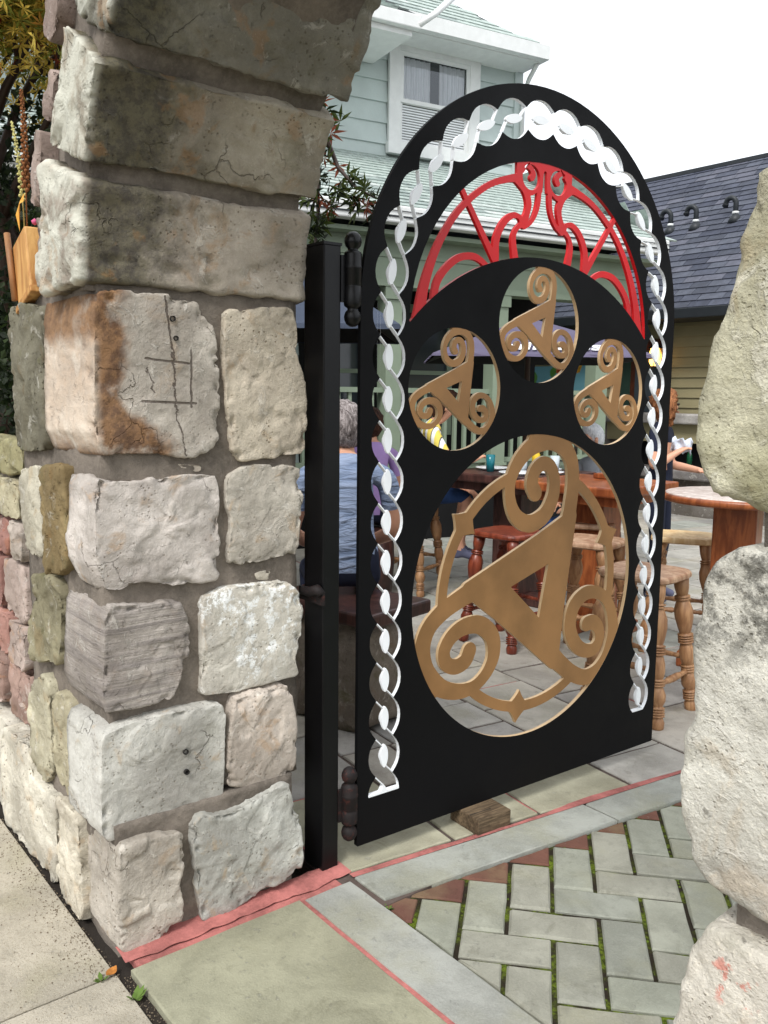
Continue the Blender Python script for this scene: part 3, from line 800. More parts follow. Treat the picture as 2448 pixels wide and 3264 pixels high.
# patio of rectangular flagstones, turned 9 degrees
patio = empty('patio', 'patio of irregular grey flagstones with dark and pink joints', None, (0,0,0), kind='structure')
b = MB(); b.box(-7.4, .235, -.10, 9.0, -.06, .004); b.box(.235, 5.5, 3.42, 9.0, -.06, .003); b.build('mortar', M_JOINT, patio)
A8 = rad(-7.2); ca, sa = math.cos(A8), math.sin(A8)
rp = random.Random(11)
FL = [(176,172,164),(168,164,158),(182,178,170),(160,158,154),(172,166,156),(166,168,160),(186,180,168)]
def flag_region(u0, u1, v0, v1, depth=0):
    W_, H_ = u1-u0, v1-v0
    lim = .62 if depth < 9 else .5
    if (W_ > lim or H_ > lim*1.3) and depth < 14:
        if W_*1.15 > H_:
            s = u0+W_*rp.uniform(.36,.64); return flag_region(u0,s,v0,v1,depth+1)+flag_region(s,u1,v0,v1,depth+1)
        s = v0+H_*rp.uniform(.36,.64); return flag_region(u0,u1,v0,s,depth+1)+flag_region(u0,u1,s,v1,depth+1)
    if depth < 14 and rp.random() < .28 and max(W_, H_) > .42:
        if W_ > H_:
            s = u0+W_*rp.uniform(.4,.6); return flag_region(u0,s,v0,v1,14)+flag_region(s,u1,v0,v1,14)
        s = v0+H_*rp.uniform(.4,.6); return flag_region(u0,u1,v0,s,14)+flag_region(u0,u1,s,v1,14)
    return [(u0,u1,v0,v1)]
cells = flag_region(-7.2, .04, -.2, 8.6)
dd = Vector((ox1-ox0, oy1-oy0)).normalized(); on = (-dd.y, dd.x)
pinkm = MB()
for (u0,u1,v0,v1) in cells:
    P = [(u0,v0),(u1,v0),(u1,v1),(u0,v1)]
    P = [(x*ca - y*sa, x*sa + y*ca) for x, y in P]
    P = inset(P, rp.uniform(.005,.009))
    P = poly_clip(P, on[0], on[1], -(on[0]*ox0+on[1]*oy0)-.014) if P else []
    P = poly_clip(P, 0, 1, .065) if len(P) > 2 else []
    P = poly_clip(P, 0, -1, 8.35) if len(P) > 2 else []
    if len(P) < 3 or abs(parea(P)) < .004: continue
    cx = sum(p[0] for p in P)/len(P); cy = sum(p[1] for p in P)/len(P)
    colr = rp.choice(FL)
    if cy < 1.4 and cx > -.4: colr = (172,168,146)
    paver('flagstone', P, .010+rp.uniform(-.002,.003), M_BLUESTONE, patio, colr, tilt=.0006, bev=.004, wob=.002, rnd=rp)
    if cy < 3.2 and rp.random() < .55:                 # some joints were filled with pink mortar
        i = rp.randrange(len(P)); p, q = Vector(P[i]), Vector(P[(i+1) % len(P)])
        if (q-p).length > .12:
            n2 = Vector(((q-p).y, -(q-p).x)).normalized()
            a_, b_ = p.lerp(q, rp.uniform(0,.35)), p.lerp(q, rp.uniform(.6,1.0))
            pinkm.quad((*(a_-n2*.002),.0052),(*(a_+n2*.012),.0058),(*(b_+n2*.012),.0058),(*(b_-n2*.002),.0052))
pinkm.build('pink_mortar', M_PINKMORTAR, patio)
# flagstones right of the path, hidden by the pillar from here
for i in range(9):
    for j in range(9):
        paver('flagstone', inset(quadp(.3+i*.55,.85+i*.55,3.45+j*.55,4.0+j*.55), .008), .009, M_BLUESTONE, patio, rp.choice(FL), rnd=rp)
ln = MB(); ln.box(1.95, 9, -.2, 3.4, -.06, .006); tag(ln.build('lawn', simple('lawn_green', (66,84,40), 1., bump=.01)), 'lawn behind the right pillar', None, None, 'structure')

# dry leaves and weeds on the pavement
M_LEAF = simple('dry_leaf', (186,120,52), .7, var=.4, scale=60)
def leaf(name, x, y, rz, L, label, col=None):
    V = []; n = 7
    for i in range(n):
        t = i/(n-1); ww = .28*L*math.sin(math.pi*min(1, t*.96+.02))
        for k in (-1, 0, 1): V.append(((t-.5)*L, k*ww, .003+.22*L*(t-.5)**2*2 + (.18*abs(k)*ww)))
    F = [(i*3+k, (i+1)*3+k, (i+1)*3+k+1, i*3+k+1) for i in range(n-1) for k in range(2)]
    o = mesh_obj(name, V, F, col or M_LEAF, None, True); o.location = (x, y, .002); o.rotation_euler = (.1,.05,rz)
    tag(o, label, 'leaf', 'dry leaves on the pavement'); return o
leaf('fallen_leaf', -.655, -1.035, .5, .034, 'curled orange leaf on the pavement nearest the wall')
leaf('fallen_leaf', -.50, -1.13, 1.4, .030, 'small orange leaf lying nearer the slab joint')
leaf('fallen_leaf', .035, -.815, 2.2, .045, 'brown leaf at the corner of the gateway slab')
# grit and crumbs swept against the wall and into the joints (uncountable)
V = []; F = []; rg = random.Random(9)
for _ in range(2600):
    q = rg.random()
    if q < .55: x, y = rg.uniform(-2.2, .06), -.80 - abs(rg.gauss(0, .05))
    elif q < .75: x, y = rg.uniform(.06, 1.2), -.785 + rg.gauss(0, .012)
    else: x, y = rg.uniform(-1.6, 1.0), rg.uniform(-1.5, -.8)
    r = rg.uniform(.0008, .0028); bb = len(V); z0_ = .0008 if y < -.80 else -.008
    for k in range(4):
        a = 1.57*k + rg.random(); V.append((x+r*math.cos(a), y+r*math.sin(a), z0_))
    V.append((x, y, z0_+r*rg.uniform(.6,1.3)))
    for k in range(4): F.append((bb+k, bb+(k+1) % 4, bb+4))
tag(mesh_obj('grit', V, F, simple('grit_brown', (132,118,98), .95, var=.5, scale=300)), 'fine grit and crumbs along the foot of the wall', None, None, 'stuff')
M_WEED = simple('weed_green', (96,122,50), .8)
def weed(x, y, s, label):
    b = MB(); rw = random.Random(x)
    for k in range(9):
        a = rw.uniform(0, 6.28); L = s*rw.uniform(.5,1.1); d = Vector((math.cos(a), math.sin(a), rw.uniform(.5,1.4))).normalized()
        sd = Vector((-math.sin(a), math.cos(a), 0))*s*.22
        p = Vector((0,0,0)); q = p+d*L
        b.add([p, p.lerp(q,.6)+sd, q, p.lerp(q,.6)-sd], [(0,1,2,3)])
    o = b.build('weed', M_WEED); o.location = (x, y, -.004); tag(o, label, 'weed', 'weeds in the paving joints')
weed(.045, -.845, .028, 'tiny light green weed at the corner of the gateway slab')
weed(.165, -.802, .036, 'small green weed in the joint at the front edge of the slab')
weed(.245, -.062, .024, 'small weed beside the red brick end piece of the path')

# ------------------------------------------------------------------ the gate (laser cut steel plate)
GW, PHI = 1.5116, .0327
HALF = GW/2
T2 = .0072
def contours(Fg, us, zs):
    """marching squares: closed loops of the zero level of the grid Fg[iz, iu]"""
    S = Fg < 0
    nz, nu = Fg.shape
    def hpt(i, j):
        a, b = Fg[i,j], Fg[i,j+1]; t = a/(a-b); return (us[j]+(us[j+1]-us[j])*t, zs[i])
    def vpt(i, j):
        a, b = Fg[i,j], Fg[i+1,j]; t = a/(a-b); return (us[j], zs[i]+(zs[i+1]-zs[i])*t)
    code = S[:-1,:-1].astype(int) + S[:-1,1:] + S[1:,:-1] + S[1:,1:]
    adj = {}
    for i, j in zip(*np.nonzero((code > 0) & (code < 4))):
        i = int(i); j = int(j)
        e = []
        if S[i,j] != S[i,j+1]: e.append((0,i,j))
        if S[i,j+1] != S[i+1,j+1]: e.append((1,i,j+1))
        if S[i+1,j] != S[i+1,j+1]: e.append((0,i+1,j))
        if S[i,j] != S[i+1,j]: e.append((1,i,j))
        if len(e) == 2: prs = [(e[0], e[1])]
        else:
            mid = (Fg[i,j]+Fg[i,j+1]+Fg[i+1,j]+Fg[i+1,j+1]) < 0
            prs = [(e[0],e[1]),(e[2],e[3])] if bool(S[i,j]) == bool(mid) else [(e[0],e[3]),(e[1],e[2])]
        for a, b in prs:
            adj.setdefault(a, []).append(b); adj.setdefault(b, []).append(a)
    seen = set(); loops = []
    for st in adj:
        if st in seen: continue
        lp = [st]; seen.add(st); cur = st; prev = None
        while True:
            nx = [k for k in adj[cur] if k not in seen]
            if not nx: break
            cur = nx[0]; seen.add(cur); lp.append(cur)
        loops.append([hpt(k[1],k[2]) if k[0] == 0 else vpt(k[1],k[2]) for k in lp])
    return loops

def rdp(pts, tol):
    def rec(a, b, keep):
        st = [(a, b)]
        while st:
            a, b = st.pop()
            if b <= a+1: continue
            p, q = P[a], P[b]; d = q-p; L = math.hypot(*d)
            seg = P[a+1:b]-p
            dist = np.abs(seg[:,0]*d[1]-seg[:,1]*d[0])/L if L > 1e-9 else np.hypot(seg[:,0], seg[:,1])
            k = int(np.argmax(dist))
            if dist[k] > tol: keep[a+1+k] = True; st += [(a, a+1+k), (a+1+k, b)]
    P = np.array(pts+[pts[0]]); n = len(P); keep = [False]*n; keep[0] = keep[-1] = True
    h = n//2; keep[h] = True
    rec(0, h, keep); rec(h, n-1, keep)
    return [tuple(P[i]) for i in range(n-1) if keep[i]]

def plate(name, f, box, res, xf, xb, mat_face, mat_edge, parent, edge_sel=None, tol=.0006, minlen=.012):
    u0, u1, z0, z1 = box
    us = np.arange(u0-2*res, u1+3*res, res); zs = np.arange(z0-2*res, z1+3*res, res)
    U, Z = np.meshgrid(us, zs)
    Fg = f(U, Z); Fg = np.where(np.abs(Fg) < 1e-7, 1e-7, Fg)
    Fg[0,:] = Fg[-1,:] = 1; Fg[:,0] = Fg[:,-1] = 1
    loops = [rdp(l, tol) for l in contours(Fg, us, zs) if len(l) > 6]
    loops = [l for l in loops if len(l) > 2 and sum(math.dist(l[i], l[i-1]) for i in range(len(l))) > minlen]
    pv = []; pe = []
    for l in loops:
        b = len(pv); pv += [Vector(p) for p in l]; pe += [(b+i, b+(i+1) % len(l)) for i in range(len(l))]
    ov, oe, of, *_ = delaunay_2d_cdt(pv, pe, [], 0, 1e-6)
    cen = np.array([[(ov[t[0]].x+ov[t[1]].x+ov[t[2]].x)/3, (ov[t[0]].y+ov[t[1]].y+ov[t[2]].y)/3] for t in of])
    ins = f(cen[:,0], cen[:,1]) < 0
    V = []; F = []; MI = []
    n = len(ov)
    for p in ov: V.append((xf, p.x+HALF, p.y))
    for p in ov: V.append((xb, p.x+HALF, p.y))
    for t, k in zip(of, ins):
        if not k: continue
        a, b, c = t
        if (ov[b]-ov[a]).cross(ov[c]-ov[a]) < 0: a, c = c, a
        F.append((a,b,c)); MI.append(0); F.append((n+c,n+b,n+a)); MI.append(0)
    nm = len(mat_edge)
    for l in loops:
        mids = np.array([((l[i][0]+l[(i+1) % len(l)][0])/2, (l[i][1]+l[(i+1) % len(l)][1])/2) for i in range(len(l))])
        nrm = np.array([(l[(i+1) % len(l)][1]-l[i][1], -(l[(i+1) % len(l)][0]-l[i][0])) for i in range(len(l))])
        nrm /= np.maximum(np.linalg.norm(nrm, axis=1, keepdims=True), 1e-9)
        q = mids+nrm*.0012; q2 = mids-nrm*.0012
        outw = f(q[:,0], q[:,1]) > f(q2[:,0], q2[:,1])
        # share vertices round the loop so that curved walls shade smoothly, split at corners
        for i in range(len(l)):
            p, r = l[i], l[(i+1) % len(l)]
            b = len(V)
            V += [(xf,p[0]+HALF,p[1]),(xf,r[0]+HALF,r[1]),(xb,r[0]+HALF,r[1]),(xb,p[0]+HALF,p[1])]
            F.append((b,b+3,b+2,b+1) if outw[i] else (b,b+1,b+2,b+3))
            MI.append(1 + (edge_sel(*mids[i]) if edge_sel else 0))
    return mesh_obj(name, V, F, None, parent, mats=[mat_face]+list(mat_edge), mi=MI)

# braid: two strands wound round a path that follows the edge of the gate
RB, ZS, ZB = .650, 1.760, .222
LCOL = ZS-ZB; LARC = math.pi*RB; LTOT = 2*LCOL+LARC
NB = 40.5; BP = LTOT/NB
def braid_st(U, Z):
    r = np.hypot(U, Z-ZS)
    th = np.arctan2(Z-ZS, -U)                      # 0 at the left springing, pi at the right
    s = np.where(Z >= ZS, LCOL + th*RB, np.where(U < 0, Z-ZB, LCOL+LARC+(ZS-Z)))
    t = np.where(Z >= ZS, r-RB, np.where(U < 0, -(U)-RB, U-RB))
    return s, t
BA, BW, BS = .0378, .0242, .0036
def braid_fields(U, Z):
    s, t = braid_st(U, Z)
    ph = s/BP; fr = ph-np.floor(ph)
    co = -BA*np.cos(np.pi*fr); sl = BA*np.pi/BP*np.sin(np.pi*fr)
    k = 1/np.sqrt(1+sl*sl)
    dover = np.abs(t-co)*k; dund = np.abs(t+co)*k
    end = np.maximum(ZB - np.where(Z < ZS, Z, 9), -1)     # below the foot of the columns
    return dover, dund, end, t
def braid_total(U, Z):                             # <0 inside the whole braid opening
    do, du, e, t = braid_fields(U, Z)
    eye = np.abs(t) - BA*.55
    return np.maximum(np.minimum(np.minimum(do, du)-BW, np.maximum(eye, np.abs(t)-BA)), e)
def braid_open(U, Z):                              # <0 where one sees through
    do, du, e, t = braid_fields(U, Z)
    A = do-BW; B = np.maximum(du-BW, BW+BS-do)
    return np.maximum(np.minimum(A, B), e+.008)
def f_braid(U, Z): return np.maximum(braid_total(U, Z)+.0004, -braid_open(U, Z))

circ = lambda U, Z, u, z, r: np.hypot(U-u, Z-z)-r
def outer(U, Z): return np.where(Z > ZS, np.hypot(U, Z-ZS)-HALF, np.maximum(np.abs(U)-HALF, .070-Z))
def d_open(U, Z): return np.maximum(np.maximum(circ(U,Z,0,1.70,.575), -circ(U,Z,0,1.176,.790)), 1.70-Z)
HOLES = [(-.3785,1.518,.196),(.3785,1.518,.196),(0,1.742,.196),(0,.822,.546)]
def f_plate(U, Z):
    F = np.maximum(outer(U, Z), -braid_total(U, Z))
    F = np.maximum(F, -d_open(U, Z))
    for h in HOLES: F = np.maximum(F, -circ(U, Z, *h))
    return F

def metal_paint(name, col, rough=.4, spec=.4, var=.06, metal=0.0, bumpd=.0006):
    t = NT(name, rough, metal, spec); co = t.coord(False)
    n1 = t.noise(co, 2.6, 6); n2 = t.noise(co, 140, 4, .7)
    c = t.mix(t.ramp(n1, .35, .65), lin(tuple(x*(1-var) for x in col)), lin(col))
    t.base(c); t.roughness(t.ramp(n1, .3, .7, rough*.85, min(1, rough*1.2)))
    t.bump([(n1, .6), (n2, .5)], bumpd); return t.m
M_BLACK = metal_paint('black_satin_paint', (9,9,11), .6, .14, .15)
M_BLACKGLOSS = metal_paint('black_gloss_paint', (9,9,11), .36, .3, .15)
M_SILVER = metal_paint('white_silver_paint', (240,243,246), .35, .5, .02)
M_RED = metal_paint('red_paint', (206,22,28), .42, .4, .10)
M_REDEDGE = metal_paint('red_edge_highlight', (176,70,70), .45, .4, .10)  # dome edge: glancing highlight on the red paint, put in the colour
M_GOLD = metal_paint('bronze_gold_paint', (170,126,80), .42, .5, .15, metal=.4)
M_GOLDPALE = metal_paint('pale_skylit_gold_edge', (206,176,136), .42, .45, .08, metal=.1)  # pale hole edges; on the emblems the sky's reflection is put in the colour
M_RUST = simple('rusty_black_iron', (30,22,22), .7, var=.5, scale=22, bump=.001, dirt=((92,44,34), .55))

gate = empty('gate', 'tall arched black steel gate with twisted white braid border and bronze spirals, standing open', 'gate', (0,0,0), -PHI)
def edge_plate(u, z):
    s, t = braid_st(np.array(u), np.array(z))
    if abs(float(t)) < .069 and z > ZB-.01: return 1
    if abs(circ(u, z, 0, 1.70, .575)) < .006 and z > 1.7: return 2
    if abs(circ(u, z, 0, 1.176, .790)) < .006 and z > 1.7 and abs(u) < .58: return 3
    for h in HOLES:
        if abs(circ(u, z, *h)) < .005: return 4
    return 0
plate('plate', f_plate, (-HALF, HALF, .06, 2.53), .0045, T2, -T2, M_BLACK, [M_BLACK, M_SILVER, M_RED, M_REDEDGE, M_GOLDPALE], gate, edge_plate)
# braid strips and the beads between the strands: the steel left standing, painted white
def bead_split(U, Z):
    do, du, e, t = braid_fields(U, Z)
    return np.maximum(np.abs(t)-(BA-BW)-.0015, -np.minimum(do, du)+BW)
def bead_mesh():
    a, h = BA-BW+.0008, BP*.5*.62
    V = []; F = []; n = 28
    for x in (T2+.0014, T2-.0075):
        V.append((x, 0, 0))
        for k in range(n):
            th = 2*math.pi*k/n; c_, s_ = math.cos(th), math.sin(th)
            V.append((x, a*math.copysign(abs(c_)**1.35, c_), h*s_))
    m_ = n+1
    for k in range(n):
        k2 = (k+1) % n
        F.append((0,1+k,1+k2)); F.append((m_,m_+1+k2,m_+1+k)); F.append((1+k,m_+1+k,m_+1+k2,1+k2))
    me = bpy.data.meshes.new('bead'); me.from_pydata(V, [], F); me.materials.append(M_SILVER); me.update(); return me
BM = bead_mesh()
def path_pt(s):
    if s < LCOL: return -RB, ZB+s, 0.0
    if s < LCOL+LARC:
        th = (s-LCOL)/RB; return -RB*math.cos(th), ZS+RB*math.sin(th), -th
    return RB, ZS-(s-LCOL-LARC), -math.pi
plate('braid_strip', f_braid, (-.73,.73,.21,2.48), .0030, T2+.0006, -T2-.0006, M_SILVER, [M_SILVER], gate, None, .0004, .02)
for k in range(1, 41):
    u, z, ro = path_pt(k*BP)
    o = bpy.data.objects.new('bead', BM); link(o, gate)
    o.location = (0, u+HALF, z); o.rotation_euler = (ro, 0, 0)

# ---- stroke helper: distance to a polyline of varying half width
def catmull(pts, n=10, closed=False):
    out = []
    P = [np.array(p, float) for p in pts]
    for i in range(len(P)-1):
        p0 = P[max(i-1,0)]; p1 = P[i]; p2 = P[i+1]; p3 = P[min(i+2,len(P)-1)]
        for k in range(n):
            t = k/n
            out.append(.5*((2*p1)+(-p0+p2)*t+(2*p0-5*p1+4*p2-p3)*t*t+(-p0+3*p1-3*p2+p3)*t**3))
    out.append(P[-1]); return out
def stroke(U, Z, pts):
    """pts: (u, z, halfwidth)"""
    D = np.full(np.shape(U), 9.0)
    for a, b in zip(pts[:-1], pts[1:]):
        dx, dz = b[0]-a[0], b[1]-a[1]; L2 = dx*dx+dz*dz+1e-12
        h = np.clip(((U-a[0])*dx+(Z-a[1])*dz)/L2, 0, 1)
        D = np.minimum(D, np.hypot(U-a[0]-h*dx, Z-a[1]-h*dz) - (a[2]+h*(b[2]-a[2])))
    return D
def polyd(U, Z, P):
    """signed distance to a simple polygon"""
    D = np.full(np.shape(U), 9.0); ins = np.zeros(np.shape(U), bool)
    for i in range(len(P)):
        a = P[i]; b = P[(i+1) % len(P)]
        dx, dz = b[0]-a[0], b[1]-a[1]; L2 = dx*dx+dz*dz+1e-12
        h = np.clip(((U-a[0])*dx+(Z-a[1])*dz)/L2, 0, 1)
        D = np.minimum(D, np.hypot(U-a[0]-h*dx, Z-a[1]-h*dz))
        cond = ((a[1] > Z) != (b[1] > Z))
        with np.errstate(divide='ignore', invalid='ignore'):
            xx = a[0] + (Z-a[1])/(dz if dz != 0 else 1e-12)*dx
        ins ^= cond & (U < xx)
    return np.where(ins, -D, D)

# ---- red scrollwork in the upper opening, mirror symmetric
R_STROKES = [
 catmull([(.560,1.700,.012),(.534,1.748,.020),(.516,1.833,.0165),(.480,1.928,.013),(.436,2.006,.0115),(.382,2.075,.0105),(.314,2.133,.010),(.240,2.178,.010),(.160,2.205,.012),(.115,2.212,.016)], 6),
 [(.378,2.152,.0085),(.300,2.046,.0095),(.222,1.940,.012)],
 catmull([(.218,1.945,.014),(.216,2.008,.013),(.186,2.062,.012),(.146,2.090,.010),(.114,2.088,.008),(.100,2.068,.012)], 6),
 catmull([(.128,1.950,.014),(.140,2.012,.011),(.128,2.048,.008),(.098,2.070,.010)], 6),
 catmull([(.128,2.206,.016),(.092,2.178,.014),(.074,2.138,.013),(.080,2.104,.012),(.096,2.072,.016)], 6),
 catmull([(.092,2.062,.011),(.058,2.082,.008),(.034,2.122,.009),(.026,2.170,.010),(.030,2.215,.012)], 6),
 catmull([(.478,1.790,.012),(.464,1.850,.012),(.426,1.898,.012),(.376,1.932,.0115),(.322,1.942,.011),(.286,1.934,.010),(.258,1.918,.009)], 6),
 catmull([(.034,2.190,.008),(.060,2.176,.011),(.085,2.172,.011)], 4)]
BLOCK = [(-.135,2.30),(.135,2.30),(.132,2.205),(.085,2.165),(.030,2.185),(.016,2.180),(-.016,2.180),(-.030,2.185),(-.085,2.165),(-.132,2.205)]
def f_red(U, Z):
    A = np.abs(U)
    D = np.full(np.shape(U), 9.0)
    for s_ in R_STROKES: D = np.minimum(D, stroke(A, Z, s_))
    D = np.minimum(D, polyd(U, Z, BLOCK))
    # swirl windows and centre slit
    wob = np.minimum(circ(A, Z, .066, 2.222, .041), 9)
    sw = np.maximum(wob, -stroke(A, Z, catmull([(.106,2.236,.006),(.090,2.254,.007),(.068,2.250,.009),(.056,2.234,.011),(.062,2.221,.011)], 6)))
    tail = stroke(A, Z, [(.092,2.250,.006),(.076,2.266,.002)])
    D = np.maximum(D, -np.minimum(sw, tail))
    D = np.maximum(D, -stroke(U, Z, [(0,2.244,.007),(0,2.19,.011),(0,2.10,.017)]))
    # trim by the opening, let it enter the plate a little
    D = np.maximum(D, circ(U, Z, 0, 1.70, .5775))
    D = np.maximum(D, -circ(U, Z, 0, 1.176, .7875))
    return D
plate('red_scrollwork', f_red, (-.59,.59,1.68,2.29), .0028, T2-.0012, -T2+.0012, M_RED, [M_RED], gate, None, .0004)

# ---- bronze triskele: three bars round a triangular hole, each ending in a spiral
def arm_pts():
    P = [(.118,-.05,.044),(.130,.05,.050),(.150,.16,.044),(.168,.25,.036),(.178,.32,.033),(.182,.385,.032),
         (.170,.455,.031),(.130,.507,.033),(.072,.532,.034),(.012,.530,.0335),(-.055,.505,.031),(-.112,.450,.027),(-.140,.385,.0235),(-.132,.315,.025),(-.095,.262,.029),(-.030,.240,.032),
         (.040,.268,.032),(.078,.330,.030),(.082,.392,.0275),(.058,.440,.026),(.015,.452,.026),(-.022,.425,.027),(-.032,.380,.029),(-.012,.348,.030)]
    return P
ARM = catmull(arm_pts(), 7)
TIPX = [(.085,.535),(.16,.538),(.10,.575),(-.02,.575),(-.075,.52)]
def triskele(U, Z, rot0=0.0):
    """unit sized for the 0.546 m hole"""
    D = np.full(np.shape(U), 9.0)
    for k in range(3):
        a = -2*math.pi*k/3 - rot0
        u = U*math.cos(a)-Z*math.sin(a); z = U*math.sin(a)+Z*math.cos(a)
        D = np.minimum(D, stroke(u, z, ARM))
        # straight inner flank of the bar down to the hole
        D = np.minimum(D, polyd(u, z, [(.039,-.108),(.074,.088),(.128,.235),(.20,.29),(.211,.26),(.190,.085),(.168,-.11),(.158,-.25),(.09,-.27),(.0,-.20)]))
        D = np.minimum(D, polyd(u, z, [(-.075,.50),(.135,.50),(.100,.557),(-.055,.557)]))
    return D
def f_big(U, Z):
    u = U-.010; z = Z-.812
    D = triskele(u, z, rad(-1.5))
    r = np.hypot(u, z); ring = np.abs(r-.428)-.019
    D = np.minimum(D, ring)
    for ang in (142, 22, 262):
        a = rad(ang); cu, cz = .428*math.cos(a), .428*math.sin(a)
        e = (math.cos(a), math.sin(a)); tt = (-e[1], e[0])
        x = (u-cu)*e[0]+(z-cz)*e[1]; y = (u-cu)*tt[0]+(z-cz)*tt[1]
        D = np.minimum(D, (np.abs(x)**.82+np.abs(y)**.82)**(1/.82)-.062)
    # scroll windows must stay open: remove the ring inside the spirals
    for k in range(3):
        a = 2*math.pi*k/3 + rad(-1.5)
        cu, cz = (.02*math.cos(a)-.385*math.sin(a)), (.02*math.sin(a)+.385*math.cos(a))
        inside = circ(u, z, cu, cz, .135)
        ring_only = np.maximum(ring, -triskele(u, z, rad(-1.5)))
        D = np.where((inside < 0) & (ring_only < 0) , np.minimum(np.maximum(D, -ring_only), .01) + 0*D, D)
    D = np.where(True, D, D)
    return np.maximum(D, circ(U, Z, 0, .822, .552))
def f_big2(U, Z):
    u = U-.010; z = Z-.812
    T = triskele(u, z, rad(-1.5))
    r = np.hypot(u, z); ring = np.abs(r-.428)-.019
    for ang in (142, 22, 262):
        a = rad(ang); cu, cz = .428*math.cos(a), .428*math.sin(a)
        e = (math.cos(a), math.sin(a)); tt = (-e[1], e[0])
        x = (u-cu)*e[0]+(z-cz)*e[1]; y = (u-cu)*tt[0]+(z-cz)*tt[1]
        ring = np.minimum(ring, (np.abs(x)**.82+np.abs(y)**.82)**(1/.82)-.062)
    for k in range(3):
        a = 2*math.pi*k/3 + rad(-1.5)
        cu, cz = (.02*math.cos(a)-.385*math.sin(a)), (.02*math.sin(a)+.385*math.cos(a))
        ring = np.maximum(ring, .148-np.hypot(u-cu, z-cz))
    return np.maximum(np.minimum(T, ring), circ(U, Z, 0, .822, .550))
o = plate('bronze_triskele', f_big2, (-.56,.57,.26,1.39), .0032, T2-.001, -T2+.001, M_GOLD, [M_GOLDPALE], gate, None, .0005)
o['label'] = 'large bronze three-armed spiral emblem with a ring and three diamonds'
for (hu, hz, hr) in HOLES[:3]:
    k = hr/.552
    def f_small(U, Z):
        u = (U-hu)/k; z = (Z-hz)/k+.006
        D = triskele(u, z, 0)
        for q in range(3):
            a = -2*math.pi*q/3; uu = u*math.cos(a)-z*math.sin(a); zz = u*math.sin(a)+z*math.cos(a)
        return np.maximum(D*k, circ(U, Z, hu, hz, hr+.002))
    plate('bronze_triskele', f_small, (hu-hr-.01,hu+hr+.01,hz-hr-.01,hz+hr+.01), .0018, T2-.001, -T2+.001, M_GOLD, [M_GOLDPALE], gate, None, .0003, .008)

# ---- post with hinges
post = empty('gate_post', 'black square steel gate post beside the stone pillar', 'post', (-.014,-.117,0))
b = MB(); b.box(-.104,0,0,.060,0.0,1.925, bev=.004); b.build('post_tube', M_BLACKGLOSS, post)
b = MB(); b.box(-.106,.002,-.002,.062,1.923,1.931); b.build('cap', M_BLACKGLOSS, post)
b = MB(); b.box(-.130,.006,-.006,.066,0.0,.012); b.build('base_plate', M_RUST, post)
def hinge(zb, zt, mat):
    h = MB(); x, y = .006, .098; H = zt-zb
    mx = Matrix.Translation((x, y, zb))
    prof = [(.0,.0),(.010,.002),(.019,.009),(.0245,.020),(.0255,.031),(.022,.043),(.015,.050),(.0165,.055),(.0245,.060),(.0262,.066),
            (.0262,H*.42),(.0240,H*.43),(.0262,H*.44),(.0262,H*.60),(.0275,H*.61),(.0275,H*.63),(.0262,H*.64),
            (.0262,H-.066),(.0245,H-.060),(.0165,H-.055),(.015,H-.050),(.022,H-.043),(.0255,H-.031),(.0245,H-.020),(.019,H-.009),(.010,H-.002),(.0,H)]
    h.lathe(prof, 20, mx, cap=False)
    o = h.build('hinge_barrel', mat, post)
    p = MB(); p.box(-.008,.004,.058,.075,zb+.07,zt-.07); p.box(x-.006,x+.008,.120,.142,zb+.09,zt-.09); p.build('hinge_leaf', mat, post)
hinge(1.695, 1.968, M_BLACKGLOSS)
hinge(.092, .338, M_RUST)
b = MB(); b.tube([(-.12,.006,.886),(-.09,-.012,.902),(-.05,-.016,.905),(-.01,-.014,.918),(.006,-.008,.905)], [.012,.014,.016,.017,.012], 8); b.box(-.118,.010,-.010,.0,.872,.912)
b.build('strap', M_RUST, post)

# wooden block under the gate
wb_ = empty('wooden_block', 'short block of weathered timber wedged under the gate', 'block', (.045,.515,.0), rad(-4))
M_TIMBER = NT('weathered_timber', .85, 0, .2)
_co = M_TIMBER.coord(False, (90,9,90)); _n = M_TIMBER.noise(_co, 1.0, 6, .65, .5); _c2 = M_TIMBER.coord(False); _n2 = M_TIMBER.noise(_c2, 14, 5)
_c = M_TIMBER.mix(M_TIMBER.ramp(_n, .35, .65), lin((74,62,48)), lin((120,102,80)))
_c = M_TIMBER.mix(M_TIMBER.math('MULTIPLY', M_TIMBER.ramp(_n2, .45, .65), .6), _c, lin((66,54,42)))
M_TIMBER.base(_c); M_TIMBER.bump([(_n, 1.0), (_n2, .5)], .003); M_TIMBER = M_TIMBER.m
b = MB(); b.box(-.076,.076,-.075,.075,.010,.0692, bev=.004); b.build('timber', M_TIMBER, wb_)
b = MB(); b.box(.030,.033,-.074,.02,.0680,.0697); b.build('split', M_HOLE, wb_)

# ------------------------------------------------------------------ background buildings
M_WHITE = simple('white_trim_paint', (226,228,226), .5, var=.08, bump=.001)
M_MINT = simple('mint_siding_paint', (186,198,195), .65, var=.10, scale=3, bump=.0015, bscale=40)
M_GREENTRIM = simple('sage_green_trim', (136,150,130), .55, var=.10, scale=3)
M_TAN = simple('tan_clapboard_paint', (152,143,110), .65, var=.10, scale=3, bump=.001)
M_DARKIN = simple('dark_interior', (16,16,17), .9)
M_SLATE = simple('slate_shingle', (74,78,90), .75, var=.3, scale=10, bump=.003, objcol=True)
M_GREENSH = simple('pale_green_shingle', (150,176,164), .9, var=.25, scale=14, bump=.004, objcol=True)
M_UNDER = simple('roof_underlay', (52,54,56), .95)
M_STONEG = stone_mat('grey_ledge_stone', .2, .2)
def glass_mat():
    t = NT('window_glass', .06, 0, .6); t.base((.045,.055,.065,1)); return t.m
M_GLASS = glass_mat()
